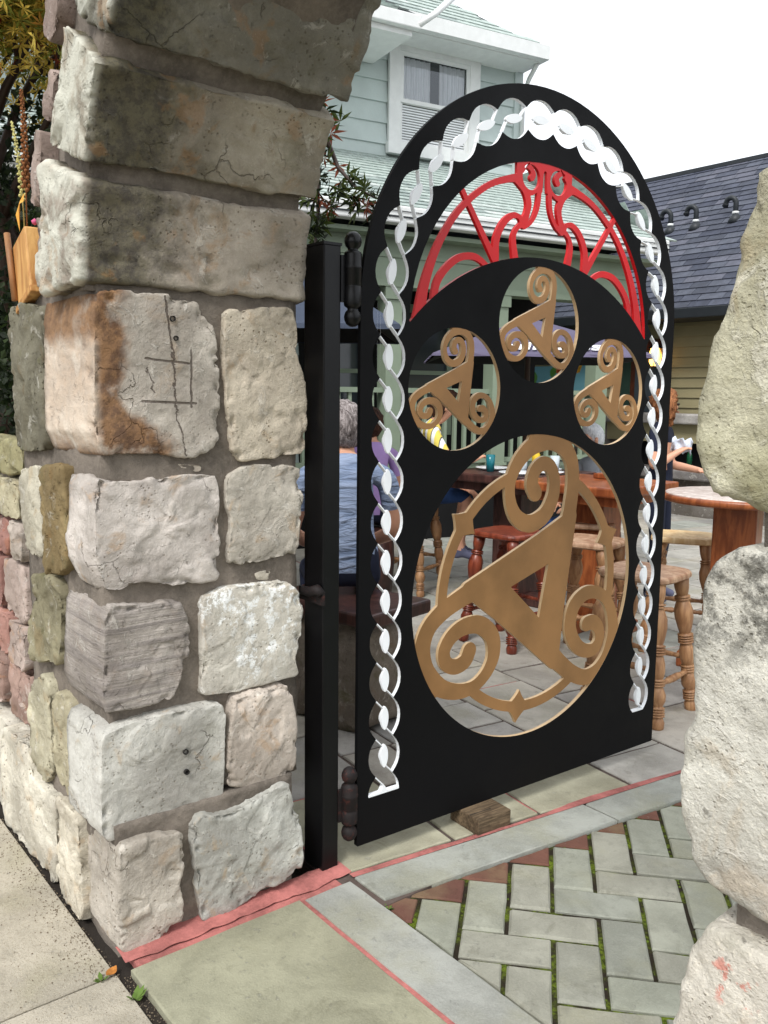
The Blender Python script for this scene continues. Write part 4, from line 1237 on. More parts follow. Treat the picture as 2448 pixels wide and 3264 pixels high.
M_BLIND = simple('white_blind', (226,229,230), .7, var=.05)
M_DKMETAL = simple('dark_gutter_metal', (40,44,48), .5, var=.15)

def tiled_roof(thing, mx, polyf, W_, H_, cw, ch, mat, cols, seed, nmax, name='shingle', ragged=.0, order=None):
    """courses of tiles on a roof plane: local x along the eave, y up the slope, z out. polyf(x,y) says whether covered."""
    rr = random.Random(seed)
    proto = {}
    items = []
    ny = int(H_/ch)+1
    for j in range(ny):
        x = -cw*rr.uniform(0, 1)
        while x < W_:
            w_ = cw*rr.uniform(.8, 1.2)
            cx, cy = x+w_/2, j*ch+ch*.5
            if polyf(cx, cy): items.append((x, j*ch, w_, cx, cy))
            x += w_
    if order: items.sort(key=lambda q: order(mx @ Vector((q[3], q[4], 0))))
    def tile_vf(x, y, w_, r_):
        y0 = y - r_; y1 = y+ch*1.25; th = .012
        a = .004
        return [(x+a,y0,th*1.5),(x+w_-a,y0+rr.uniform(-.3,.3)*r_,th*1.5),(x+w_-a,y1,.002),(x+a,y1,.002),(x+a,y0,.0),(x+w_-a,y0,.0)], [(0,1,2,3),(0,4,5,1),(0,3,4),(1,5,2)]
    rest = MB()
    meshes = {}
    for i, (x, y, w_, cx, cy) in enumerate(items):
        if i < nmax:
            key = rr.randint(0, 5)
            if key not in meshes:
                vv, ff = tile_vf(0, 0, cw*(.82+.07*key), ragged)
                me = bpy.data.meshes.new(name); me.from_pydata(vv, [], ff); me.materials.append(mat); me.update(); meshes[key] = me
            o = bpy.data.objects.new(name, meshes[key]); link(o, thing)
            o.matrix_local = mx @ Matrix.Translation((x, y, 0)) @ Matrix.Diagonal((w_/(cw*(.82+.07*key)),1,1,1))
            o.color = lin(rr.choice(cols))
        else:
            vv, ff = tile_vf(x, y, w_, ragged); rest.add(vv, ff, False, mx)
    if rest.v:
        o = rest.build(name+'s', mat, thing, color=lin(cols[0])); o['kind'] = 'stuff'

def plane_mx(o, xdir, ydir):
    x = Vector(xdir).normalized(); y = Vector(ydir).normalized(); z = x.cross(y)
    M = Matrix((x, y, z)).transposed().to_4x4(); M.translation = o; return M

CAMP = Vector((2.1, -1.58, 1.5))
# ---- green house: porch along the left of the courtyard, upper storey behind
HA = rad(-9.9)
house = empty('green_house', 'mint green house with a white framed upper window above a shingled porch roof', 'house', (-4.77,2.97,0), HA)
hm = Matrix.Translation((-4.77,2.97,0)) @ Matrix.Rotation(HA, 4, 'Z')
def hdist(p): return (hm @ p - CAMP).length
WX = -2.0; YC = 3.82; YE = 4.45
b = MB(); b.box(WX-4.5, WX-.03, -8, YC-.02, 4.0, 5.75); b.box(WX-4.5, WX-.03, -8, YC-.02, 0, 4.0); b.build('wall', M_MINT, house)
# siding boards on the upper storey (window left clear)
wy0, wy1, wz0, wz1 = 1.90, 3.18, 4.36, 5.65
z = 4.20; bh = .235; k = 0
while z < 5.70:
    z1 = min(z+bh, 5.72)
    segs = [(-8, YC)] if (z1 <= wz0 or z >= wz1) else [(-8, wy0-.002), (wy1+.002, YC)]
    for (a, c) in segs:
        V = [(WX,a,z1),(WX+.022,a,z),(WX+.022,c,z),(WX,c,z1),(WX-.01,a,z),(WX-.01,c,z)]
        mesh_obj('siding_board', V, [(0,1,2,3),(1,4,5,2),(3,2,5)], M_MINT, house)
    V = [(WX-4.5,YC,z1),(WX-4.5,YC+.022,z),(WX+.0,YC+.022,z),(WX,YC,z1)]
    mesh_obj('siding_board', V, [(0,3,2,1)], M_MINT, house)
    z = z1; k += 1
b = MB(); b.box(WX-.02,WX+.035,YC-.09,YC+.035,4.15,5.70); b.build('corner_board', M_MINT, house)
# window
win = bpy.data.objects.new('window', None); link(win, house); win.location = (WX+.02, 0, 0)
b = MB(); cs = .15
b.box(0,.045,wy0,wy0+cs,wz0,wz1); b.box(0,.045,wy1-cs,wy1,wz0,wz1); b.box(0,.050,wy0+cs,wy1-cs,wz1-cs,wz1); b.box(0,.075,wy0-.02,wy1+.02,wz0-.03,wz0+.10)
b.build('frame', M_WHITE, win)
b = MB(); s_ = .045; gy0, gy1, gz0, gz1 = wy0+cs, wy1-cs, wz0+.10, wz1-cs; zm = (gz0+gz1)/2-.03
for (zz0, zz1, xo) in ((gz0, zm+.02, -.012), (zm-.02, gz1, .012)):
    b.box(xo,xo+.025,gy0,gy0+s_,zz0,zz1); b.box(xo,xo+.025,gy1-s_,gy1,zz0,zz1); b.box(xo,xo+.024,gy0+s_,gy1-s_,zz0,zz0+s_); b.box(xo,xo+.024,gy0+s_,gy1-s_,zz1-s_,zz1)
b.build('sash', M_WHITE, win)
tg = NT('reflecting_window_glass', .02, 0, .9); tg.base((.85,.9,.95,1)); tg.b.inputs['Metallic'].default_value = 1.0
tp2 = tg.n.new('ShaderNodeBsdfTransparent'); ms2 = tg.n.new('ShaderNodeMixShader'); fr2 = tg.n.new('ShaderNodeFresnel'); fr2.inputs[0].default_value = 1.9
tg.l.new(fr2.outputs[0], ms2.inputs[0]); tg.l.new(tp2.outputs[0], ms2.inputs[1]); tg.l.new(tg.b.outputs[0], ms2.inputs[2]); tg.l.new(ms2.outputs[0], tg.n['Material Output'].inputs['Surface'])
b = MB(); b.quad((.006,gy0+s_,zm+.02),(.006,gy1-s_,zm+.02),(.006,gy1-s_,gz1-s_),(.006,gy0+s_,gz1-s_)); b.build('pane', tg.m, win)
b = MB()
zz = gz0+s_
while zz < zm-.03:
    b.box(-.03,-.004,gy0+s_,gy1-s_,zz,zz+.018); zz += .030
b.build('blind', M_BLIND, win)
b = MB(); b.box(-.048,-.044,gy0,gy1,gz0,gz1); b.build('room', M_DARKIN, win)
b = MB(); nn_ = 60
for (ya, yb_) in ((gy0+s_, (gy0+gy1)/2-.05), ((gy0+gy1)/2+.08, gy1-s_)):
    for i in range(nn_):
        u0, u1 = i/nn_, (i+1)/nn_; f_ = lambda u: -.024+.010*math.sin(u*34)+.005*math.sin(u*71+1)
        b.quad((f_(u0),ya+(yb_-ya)*u0,zm+.0),(f_(u1),ya+(yb_-ya)*u1,zm+.0),(f_(u1),ya+(yb_-ya)*u1,gz1-s_),(f_(u0),ya+(yb_-ya)*u0,gz1-s_))
b.build('curtain', M_BLIND, win)
# upper eave, gutter, hip roof
ez = 5.60; ex = WX+.45; ey = YC-.06
b = MB(); b.box(WX-5,ex,-8,ey,ez-.04,ez); b.build('soffit', M_WHITE, house)
b = MB(); b.box(ex,ex+.10,-8,ey+.10,ez-.03,ez+.13); b.box(WX-5,ex,ey,ey+.10,ez-.03,ez+.13); b.build('gutter', M_WHITE, house)
RX = WX-2.0; RZ = 7.6; RYE = ey-2.2
V = [(ex+.06,-8,ez+.10),(ex+.06,ey+.06,ez+.10),(RX,RYE,RZ),(RX,-8,RZ),(WX-5,ey+.06,ez+.10)]
mesh_obj('roof', V, [(0,1,2,3),(1,4,2)], M_UNDER, house)
sl = Vector((RX-(ex+.06), 0, RZ-ez-.10)); H1 = sl.length
mx = plane_mx(Vector((ex+.06,-8,ez+.105)), (0,1,0), sl)
GSH = [(176,188,182),(164,176,171),(186,195,190),(152,164,160),(194,201,197)]
tiled_roof(house, mx, lambda x, y: x < (8+ey+.06) - (y/H1)*(ey+.06-RYE) and x > 6.5, 8+ey+.1, H1, .30, .15, M_GREENSH, GSH, 21, 110, 'shingle', .012, hdist)
# porch roof
P0 = Vector((.06,-8,3.27)); sl = Vector((WX-.06,0,1.02)); H2 = sl.length
hx = YE+.05
mesh_obj('porch_roof', [(.06,-8,3.265),(.06,hx,3.265),(WX,YC-.0,4.285),(WX,-8,4.285),(WX-1.5,hx,3.265),(WX-1.5,YC,4.285)], [(0,1,2,3),(1,4,5,2)], M_UNDER, house)
mx = plane_mx(P0, (0,1,0), sl)
tiled_roof(house, mx, lambda x, y: x < (8+hx) - (y/H2)*(hx-YC) and x > 5.5, 8+hx+.1, H2, .30, .135, M_GREENSH, GSH, 22, 190, 'shingle', .016, hdist)
mxr = plane_mx(Vector((.06,hx,3.27)), (-1,0,0), (0,YC-hx,1.02))
tiled_roof(house, mxr, lambda x, y: x > y*.9, 3.4, 1.2, .30, .135, M_GREENSH, GSH, 23, 0, 'shingle', .016)
b = MB(); b.box(.0,.13,-8,hx-.10,3.10,3.26, bev=.015); b.build('gutter', M_WHITE, house)
b = MB(); b.box(.135,.140,-8,hx-.10,3.15,3.165); b.box(.135,.140,-8,hx-.1,3.205,3.212); b.build('gutter_bead', M_DKMETAL, house)
b = MB()
for y in np.arange(-7.5, hx, .8): b.box(.02,.16,y,y+.03,3.262,3.275)
b.build('gutter_strap', M_WHITE, house)
b = MB(); b.box(WX,-.02,-8,hx,3.02,3.06); b.build('porch_soffit', M_GREENTRIM, house)
b = MB(); b.box(-.42,-.22,-8,hx-.35,2.58,3.02); b.build('porch_beam', M_GREENTRIM, house)
b = MB(); b.box(-.44,-.20,-8,hx-.33,2.56,2.62); b.box(-.435,-.205,-8,hx-.34,2.84,2.88); b.build('beam_moulding', M_GREENTRIM, house)
for y in (-3.0,-1.1,1.05,2.36,3.80):
    b = MB(); b.box(-.41,-.23,y-.09,y+.09,.66,2.57); b.box(-.43,-.21,y-.11,y+.11,2.44,2.56); b.box(-.43,-.21,y-.11,y+.11,.66,.78); b.build('porch_column', M_GREENTRIM, house)
b = MB(); b.box(WX,-.1,-8,hx-.3,.56,.66); b.build('porch_floor', M_GREENTRIM, house)
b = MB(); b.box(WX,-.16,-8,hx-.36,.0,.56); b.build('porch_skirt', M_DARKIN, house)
# porch back wall: porch shade painted in as near black, some siding
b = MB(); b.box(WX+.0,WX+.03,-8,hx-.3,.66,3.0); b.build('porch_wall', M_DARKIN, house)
zz = .68
while zz < 2.95:
    for (a, c) in ((-.6,.75),):
        V = [(WX+.04,a,zz+.14),(WX+.060,a,zz),(WX+.060,c,zz),(WX+.04,c,zz+.14)]
        mesh_obj('siding_board', V, [(0,1,2,3)], M_MINT, house)
    zz += .14
for (a, c) in ((-1.2,.2),(1.0,1.6),(2.1,2.85)):
    wv = bpy.data.objects.new('window', None); link(wv, house)
    b = MB(); b.box(WX+.035,WX+.075,a,a+.08,1.0,2.6); b.box(WX+.035,WX+.075,c-.08,c,1.0,2.6); b.box(WX+.035,WX+.074,a+.08,c-.08,2.5,2.6); b.box(WX+.035,WX+.074,a+.08,c-.08,1.0,1.1); b.box(WX+.035,WX+.07,a+.08,c-.08,1.75,1.80); b.build('frame', M_GREENTRIM, wv)
    b = MB(); b.box(WX+.036,WX+.05,a+.08,c-.08,1.1,2.5); b.build('pane', M_GLASS, wv)
# railing
b = MB(); b.box(-.36,-.28,-3.0,3.7,1.52,1.57); b.build('handrail', M_GREENTRIM, house)
b = MB(); b.box(-.345,-.295,-3.0,3.7,.78,.83); b.build('bottom_rail', M_GREENTRIM, house)
y = -2.9
bal = MB(); bal.box(-.34,-.30,-.018,.018,.83,1.52)
b0 = bal.build('baluster', M_GREENTRIM, house); b0.location = (0, y, 0)
while y < 3.6:
    y += .125
    if any(abs(y-q) < .12 for q in (-1.1,1.05,2.36)): continue
    o = b0.copy(); COL.objects.link(o); o.parent = house; o.location = (0, y, 0)
# left gable wing seen above the arch edge
b = MB(); b.box(WX+.92,WX+1.0,-6,1.77,5.36,5.50, bev=.01); b.build('wing_gutter', M_WHITE, house)
b = MB(); b.box(WX+.02,WX+.92,-6,1.70,5.30,5.36); b.build('wing_soffit', M_WHITE, house)
mesh_obj('wing_roof', [(WX+.98,-6,5.50),(WX+.98,1.74,5.50),(WX-1.2,1.74,6.75),(WX-1.2,-6,6.75)], [(0,1,2,3)], M_UNDER, house)
mxw = plane_mx(Vector((WX+.98,-6,5.505)), (0,1,0), Vector((-2.18,0,1.25)))
tiled_roof(house, mxw, lambda x, y: x < 7.6, 7.6, 2.4, .30, .15, M_GREENSH, GSH, 25, 0, 'shingle', .012)
b = MB(); b.tube([(WX+.98,1.74,5.40),(WX+.98,1.95,5.56),(WX+.95,2.25,5.84)], .035, 8); b.build('downpipe', M_WHITE, house)
b = MB(); b.tube([(ex-.06,YC-.02,ez-.03),(WX+.20,YC+.0,ez-.16),(WX+.06,YC+.02,ez-.30),(WX+.06,YC+.02,4.2)], .030, 8); b.build('downpipe', M_WHITE, house)

# ---- slate roofed building closing the courtyard
rb = empty('slate_roofed_building', 'tan clapboard building with a dark slate roof and three bent vent pipes', 'building', (0,9.0,0))
b = MB(); b.box(-10,6,.03,6,0,2.62); b.build('wall', M_TAN, rb)
zz = .02
while zz < 2.58:
    V = [(-10,.018,zz+.135),(-10,-.004,zz),(6,-.004,zz),(6,.018,zz+.135),(-10,.03,zz),(6,.03,zz)]
    mesh_obj('clapboard', V, [(0,1,2,3),(1,4,5,2)], M_TAN, rb)
    zz += .135
b = MB(); b.box(-10.2,6.2,-.45,.0,2.50,2.54); b.build('soffit', M_DKMETAL, rb)
b = MB(); b.box(-10.2,6.2,-.57,-.45,2.50,2.63, bev=.012); b.build('gutter', M_DKMETAL, rb)
rz0, rz1, ry0, ry1 = 2.63, 5.12, -.48, 2.5
RL = -8.05
mesh_obj('roof', [(-10.2,ry0,rz0),(6.2,ry0,rz0),(6.2,ry1,rz1),(RL,ry1,rz1),(-10.2,5.5,rz0),(6.2,5.5,rz0)], [(0,1,2,3),(0,3,4),(3,2,5,4)], M_UNDER, rb)
sl = Vector((0,ry1-ry0,rz1-rz0)); H3 = sl.length
mx = plane_mx(Vector((-10.2,ry0,rz0+.004)), (1,0,0), sl)
SLT = [(74,78,92),(66,70,82),(82,86,98),(60,64,78),(90,92,104)]
tiled_roof(rb, mx, lambda x, y: x > y/H3*(RL+10.2) and x < 13.5, 16.4, H3, .30, .145, M_SLATE, SLT, 31, 300, 'slate', .004,
           lambda p: abs((Matrix.Translation((0,9,0)) @ p).x+4.9)+.4*abs(p.y-.8))
b = MB(); b.box(RL,6.2,ry1-.06,ry1+.06,rz1-.02,rz1+.04); b.build('ridge_cap', M_DKMETAL, rb)
for (x, y) in ((-5.80,1.10),(-5.38,1.10),(-4.79,1.14)):
    z = rz0+(y-ry0)*(rz1-rz0)/(ry1-ry0)
    v = bpy.data.objects.new('vent_pipe', None); link(v, rb); v.location = (x, y, z); v.scale = (.74,)*3
    p = MB(); R_ = .105; zt = .30
    pts = [(0,0,-.1),(0,0,zt)] + [(-(R_-R_*math.cos(rad(a))), -.02*math.sin(rad(a)), zt+R_*math.sin(rad(a))) for a in range(20,181,20)] + [(-2*R_,-.02,zt-.03)]
    p.tube(pts, [.050]*(len(pts)-2)+[.056,.060], 10); p.build('pipe', M_DKMETAL, v)
    p = MB(); p.lathe([(.056,0.10),(.062,.11),(.062,.135),(.056,.145)], 12); p.build('collar', M_WHITE, v)
    p = MB(); p.lathe([(.15,-.08),(.10,.04),(.055,.10)], 12); p.build('flashing', M_DKMETAL, v)
M_GREENDOOR = simple('dark_green_paint', (44,66,56), .5, var=.12)
M_BROWNDOOR = simple('brown_wood_door', (86,44,26), .45, var=.35, scale=12)
b = MB(); b.box(-5.78,-5.55,-.045,-.008,.0,2.35); b.build('door_casing', M_GREENDOOR, rb)
d = bpy.data.objects.new('door', None); link(d, rb)
b = MB(); b.box(-5.55,-4.98,-.035,-.008,0,2.30); b.build('door_panel', M_BROWNDOOR, d)
b = MB(); b.box(-5.47,-5.06,-.045,-.036,1.25,2.15); b.build('pane', M_GLASS, d)
b = MB(); b.lathe([(.0,0),(.022,.008),(.026,.03),(.0,.045)], 10, Matrix.Translation((-5.04,-.04,1.02)) @ Matrix.Rotation(rad(90),4,'X'), False); b.build('handle', M_GOLD, d)
# lantern, lit
ltn = empty('wall_lantern', 'lit amber lantern on the wall under the slate roof', 'lantern', (-5.12,8.90,1.98))
M_GLOW = bpy.data.materials.new('amber_lamp_glow'); M_GLOW.use_nodes = True
M_GLOW.node_tree.nodes['Principled BSDF'].inputs['Emission Color'].default_value = (1.0,.50,.10,1); M_GLOW.node_tree.nodes['Principled BSDF'].inputs['Emission Strength'].default_value = 3.5
M_GLOW.node_tree.nodes['Principled BSDF'].inputs['Base Color'].default_value = (.9,.5,.1,1)
b = MB(); b.lathe([(.05,-.05),(.075,.0),(.085,.10),(.06,.19)], 10); b.build('glass_shade', M_GLOW, ltn)
b = MB(); b.lathe([(.10,.19),(.075,.215),(.02,.26),(.012,.29)], 10); b.box(-.012,.012,.0,.09,.235,.26); b.build('hood', M_DKMETAL, ltn)
b = MB()
for k in range(5):
    a = 2*math.pi*k/5; b.tube([(.055*math.cos(a),.055*math.sin(a),-.05),(.09*math.cos(a),.09*math.sin(a),.10),(.064*math.cos(a),.064*math.sin(a),.19)], .006, 5)
b.lathe([(.058,-.065),(.062,-.05)], 10); b.build('cage', M_DKMETAL, ltn)

# painted panel with bright blossoms on the wall
pn = empty('painted_panel', 'bright painted panel of orange, green and pink shapes on pale blue', 'picture', (-6.98,8.93,1.60))
tp = NT('panel_paint', .6, 0, .3); co = tp.coord(False)
base = lin((120,176,190))
nb_ = tp.noise(co, 30, 3)
cc = base
vv = tp.n.new('ShaderNodeTexVoronoi'); vv.inputs['Scale'].default_value = 4.2; vv.inputs['Randomness'].default_value = .9; tp.l.new(co, vv.inputs['Vector'])
sepc = tp.n.new('ShaderNodeSeparateColor'); tp.l.new(vv.outputs['Color'], sepc.inputs[0])
pr = tp.n.new('ShaderNodeValToRGB'); pr.color_ramp.interpolation = 'CONSTANT'
cr = pr.color_ramp; cr.elements[0].color = lin((222,160,52)); cr.elements[1].position = .25; cr.elements[1].color = lin((96,150,62))
for p_, c_ in ((.45,(120,176,190)),(.62,(214,96,56)),(.76,(238,206,96)),(.9,(226,178,184))):
    e = cr.elements.new(p_); e.color = lin(c_)
tp.l.new(sepc.outputs[0], pr.inputs[0])
cc = tp.mix(tp.ramp(tp.math('ADD', vv.outputs['Distance'], tp.math('MULTIPLY', nb_, .15)), .50, .58), pr.outputs[0], base)
tp.base(cc)
b = MB(); b.box(-.68,.68,0,.02,-.30,.36); b.build('panel', tp.m, pn)
b = MB(); b.box(-.70,.70,-.012,.025,-.335,-.30); b.build('ledge', M_WHITE, pn)

# serving counter of grey stone in front of that building
ct = empty('stone_counter', 'grey stone serving counter with a dark bottle recess in front of the tan siding', 'counter', (-3.6,8.30,0))
b = MB(); b.box(-2.75,2.6,.0,.42,1.17,1.30, bev=.02); b.build('upper_ledge', M_STONEG, ct, lin((176,172,168)))
b = MB(); b.box(-2.7,2.55,.12,.36,.93,1.17); b.build('back_board', M_TAN, ct)
b = MB(); b.box(-2.7,2.55,.34,.40,.60,.93); b.build('recess', M_DARKIN, ct)
b = MB(); b.box(-2.75,2.6,-.12,.42,.48,.60, bev=.02); b.build('lower_ledge', M_STONEG, ct, lin((128,124,122)))
b = MB(); b.box(-2.70,-1.9,.0,.36,0,1.17); b.box(-1.9,2.55,.04,.36,0,.48); b.build('stone_base', M_STONEG, ct, lin((120,114,108)))
M_BOTTLE = simple('green_bottle_glass', (24,78,50), .15, var=.1)
for x, lab in ((-.98,'green glass bottle in the counter recess, the one nearer the server'), (-.62,'green glass bottle in the counter recess, the one nearer the right pillar')):
    b = MB(); b.lathe([(.0,0),(.035,.002),(.036,.15),(.030,.19),(.014,.23),(.014,.29),(.0,.292)], 10, None, False)
    o = b.build('bottle', M_BOTTLE); o.location = (-3.6+x, 8.45, .603)
    tag(o, lab, 'bottle', 'bottles on the stone counter')

# distant neighbour house and tree line behind everything
nh = empty('neighbour_house', 'small white clapboard house far off behind the dark hedge', 'house', (-19,5.2,0), rad(30))
b = MB(); b.box(-4,4,-3,3,0,3.0); b.build('wall', M_WHITE, nh)
mesh_obj('roof', [(-4.3,-3.3,2.9),(4.3,-3.3,2.9),(4.3,0,5.2),(-4.3,0,5.2),(-4.3,3.3,2.9),(4.3,3.3,2.9)], [(0,1,2,3),(3,2,5,4),(0,3,4),(1,5,2)], M_SLATE, nh, color=lin((84,84,88)))
for y in (-1.5,1.2):
    b = MB(); b.box(4.0,4.03,y-.5,y+.5,.9,2.3); w_ = b.build('window', M_WHITE, nh)
    b = MB(); b.box(4.03,4.04,y-.42,y+.42,1.0,2.2); b.build('pane', M_GLASS, w_)

# ------------------------------------------------------------------ furniture
def wood_mat(name, c1, c2, rough=.5, sc=1.0):
    t = NT(name, rough, 0, .45); co = t.coord(True, (28*sc,28*sc,5*sc)); n = t.noise(co, 1.0, 5, .6, .6); co2 = t.coord(); n2 = t.noise(co2, 6, 4)
    c = t.mix(t.ramp(n, .35, .68), lin(c1), lin(c2)); c = t.mix(t.math('MULTIPLY', t.ramp(n2, .5, .7), .35), c, lin(tuple(x*.7 for x in c1)))
    t.base(c); t.bump([(n, 1.0)], .0008); return t.m
M_OAK = wood_mat('honey_oak', (136,96,64), (178,136,96))
M_OAKGREY = wood_mat('weathered_oak', (142,104,78), (182,150,122), .5)
M_REDWOOD = wood_mat('red_stained_wood', (96,40,26), (136,66,44), .34)
M_ORANGEWOOD = wood_mat('orange_varnished_wood', (118,60,32), (160,92,52), .32)
M_DARKWOOD = wood_mat('dark_brown_wood', (52,32,28), (84,54,48), .4)
M_PALETOP = wood_mat('worn_pale_table_top', (176,160,150), (214,202,194), .35)

LEGP = []
def leg_profile():
    P = [(.018,0),(.021,.01),(.023,.05),(.019,.075)]
    def rings(z0, k, r=.024):
        out = []
        for i in range(k):
            z = z0+i*.018
            out += [(.017,z),(r,z+.005),(r,z+.012),(.017,z+.017)]
        return out
    P += rings(.085, 4)
    P += [(.018,.165),(.026,.20),(.027,.24),(.020,.285)]
    P += rings(.295, 3)
    P += [(.020,.355),(.0245,.40),(.0245,.455),(.020,.50)]
    P += rings(.510, 4, .026)
    P += [(.019,.59),(.024,.63),(.031,.70),(.031,.76),(.022,.82)]
    P += rings(.83, 2, .026)
    P += [(.019,.87),(.024,.92),(.026,1.0)]
    return P
LEGP = [(r*1.42, z) for r, z in leg_profile()]
def make_stool(loc, rz, label, seat_mat, leg_mat, H=.69, square=False, group='wooden bar stools'):
    t = empty('bar_stool', label, 'stool', (*loc, .008), rz, group)
    b = MB()
    n = 40; V = []; F = []
    prof = [(0.0,.78),(.006,.95),(.014,1.0),(.026,1.0),(.034,.985),(.040,.95)]
    for dz, s in prof:
        for k in range(n):
            a = 2*math.pi*k/n; p_ = 4.5
            r = .185/((abs(math.cos(a))**p_+abs(math.sin(a))**p_)**(1/p_))
            V.append((r*math.cos(a)*s, r*math.sin(a)*s*.95, H-.04+dz))
    for i in range(len(prof)-1):
        for k in range(n): F.append((i*n+k, i*n+(k+1) % n, (i+1)*n+(k+1) % n, (i+1)*n+k))
    F.append(tuple((len(prof)-1)*n+k for k in range(n))); F.append(tuple(reversed(range(n))))
    b.add(V, F); s_ = b.build('seat', seat_mat, t)
    tops = []; feet = []
    for sx in (-1,1):
        for sy in (-1,1):
            p = (sx*.125, sy*.118, H-.035); q = (sx*.188, sy*.178, 0)
            l = MB(); l.lathe(LEGP, 12, axis_mx(q, p)); l.build('leg', leg_mat, t)
            feet.append((Vector(q), Vector(p)))
    def at_(i, f): return feet[i][0].lerp(feet[i][1], f)
    SP = [(.010,0),(.011,.10),(.015,.14),(.011,.18),(.013,.30),(.017,.38),(.012,.42),(.018,.46),(.018,.54),(.012,.58),(.017,.62),(.013,.70),(.011,.82),(.015,.86),(.011,.90),(.010,1)]
    for (i, j, f) in ((0,1,.30),(2,3,.30),(0,2,.40),(1,3,.40)):
        l = MB(); l.lathe(SP, 10, axis_mx(at_(i, f), at_(j, f))); l.build('stretcher', leg_mat, t)
    return t

make_stool((-.305,1.925), rad(8), 'honey coloured turned leg stool nearest the gate, right of its free edge', M_OAKGREY, M_OAK)
make_stool((-.80,3.02), rad(30), 'pale topped turned leg stool behind the nearest one, by the round table', wood_mat('pale_oak', (206,170,120), (232,206,160)), M_OAK)
make_stool((-1.02,2.42), rad(15), 'greyish brown turned leg stool seen through the right side of the large gate circle', M_OAKGREY, M_OAK)
make_stool((-1.50,2.98), rad(40), 'light oak stool half hidden behind the large bronze emblem and the orange table', M_OAKGREY, M_OAK)
make_stool((-1.50,2.26), rad(5), 'glossy red stained stool in the middle of the large gate circle', M_REDWOOD, M_REDWOOD)
make_stool((-2.945,2.72), rad(20), 'oak stool under the seated person in the yellow striped shirt', M_OAK, M_OAK)

def round_table(loc, rz):
    t = empty('round_table', 'round high table with a worn pale top on an orange box pedestal', 'table', (*loc,.008), rz)
    H = .985; R_ = .40
    b = MB(); b.lathe([(R_-.05,H-.045),(R_-.01,H-.040),(R_,H-.030),(R_,H-.012),(R_-.006,H-.004),(R_-.02,H-.002)], 48); b.build('edge', M_ORANGEWOOD, t)
    b = MB(); b.lathe([(R_-.019,H-.012),(R_-.019,H+.001),(R_-.03,H+.0035)], 48); b.build('top', M_PALETOP, t)
    b = MB(); b.box(-.11,.11,-.11,.11,.09,H-.045, bev=.006); b.build('pedestal', M_ORANGEWOOD, t)
    b = MB(); b.box(-.27,.27,-.07,.07,0,.09, bev=.012); b.box(-.07,.07,-.27,.27,.0,.088, bev=.012); b.build('foot', M_ORANGEWOOD, t)
round_table((-.36,2.83), rad(20))
def square_table(loc, rz, sx, sy, H, topm, pedm, label, name='square_table'):
    t = empty(name, label, 'table', (*loc,.008), rz)
    b = MB(); b.box(-sx,sx,-sy,sy,H-.06,H, bev=.012); b.build('top', topm, t)
    b = MB(); b.box(-sx+.06,sx-.06,-sy+.06,sy-.06,H-.12,H-.062); b.build('apron', pedm, t)
    b = MB(); b.box(-.12,.12,-.12,.12,.08,H-.12, bev=.006); b.build('pedestal', pedm, t)
    b = MB(); b.box(-.30,.30,-.07,.07,0,.08, bev=.01); b.box(-.07,.07,-.30,.30,0,.078, bev=.01); b.build('foot', pedm, t)
    return t
square_table((-1.45,3.02), rad(8), .38,.38,.955, M_ORANGEWOOD, M_ORANGEWOOD, 'orange varnished high table with a box pedestal behind the large bronze emblem')
square_table((-2.22,3.10), rad(8), .40,.42,.955, M_DARKWOOD, M_DARKWOOD, 'dark brown high table laid with plates and glasses under the umbrella')
# tableware on the dark table
M_CHINA = simple('white_china', (236,238,240), .2, var=.04)
M_TEAL = simple('teal_glass', (30,110,120), .15, var=.1)
M_CLEAR = simple('clear_tumbler_glass', (190,200,205), .08, var=.1)
M_YELLOW = simple('mustard_yellow', (226,190,50), .5)
def plate_(x, y, r, label):
    b = MB(); b.lathe([(.0,.0),(r*.6,.0),(r,.018),(r*.98,.021),(r*.6,.006),(.0,.005)], 24, None, False)
    o = b.build('plate', M_CHINA); o.location = (x, y, .964); tag(o, label, 'plate', 'plates on the dark table')
plate_(-2.02,2.88,.13,'white plate at the near edge of the dark table'); plate_(-2.40,3.02,.12,'white plate at the left of the dark table by the teal glass'); plate_(-2.12,3.28,.12,'white plate at the back of the dark table'); plate_(-1.92,3.10,.10,'small white plate at the right edge of the dark table')
def tumbler(x, y, h, m, label, z=.964):
    b = MB(); b.lathe([(.0,.0),(.028,.001),(.034,h),(.031,h),(.026,.008),(.0,.008)], 14, None, False)
    o = b.build('glass', m); o.location = (x, y, z); tag(o, label, 'glass', 'glasses on the dark table')
tumbler(-2.30,2.90,.12,M_TEAL,'teal drinking glass on the dark table'); tumbler(-2.10,3.02,.13,M_CLEAR,'clear drinking glass in the middle of the dark table'); tumbler(-1.98,3.22,.12,M_CLEAR,'clear drinking glass near the man in grey')
b = MB(); b.lathe([(.0,0),(.028,.002),(.03,.12),(.016,.15),(.006,.185),(.0,.186)], 12, None, False); o = b.build('squeeze_bottle', M_YELLOW); o.location = (-2.14,3.20,.964); tag(o, 'small yellow squeeze bottle on the dark table', 'bottle')
b = MB(); b.box(-.075,.075,-.05,.05,.0,.035,bev=.008); o = b.build('wooden_tray', M_ORANGEWOOD); o.location = (-1.50,3.18,.964); tag(o, 'small orange wooden tray on the orange table', 'tray')
b = MB(); b.box(-.13,.13,-.004,.004,.0,.20); o = b.build('white_menu_card', M_CHINA); o.location = (-1.63,3.30,.964); o.rotation_euler = (-.1,0,rad(-50)); tag(o, 'white menu card standing on the orange table', 'menu')

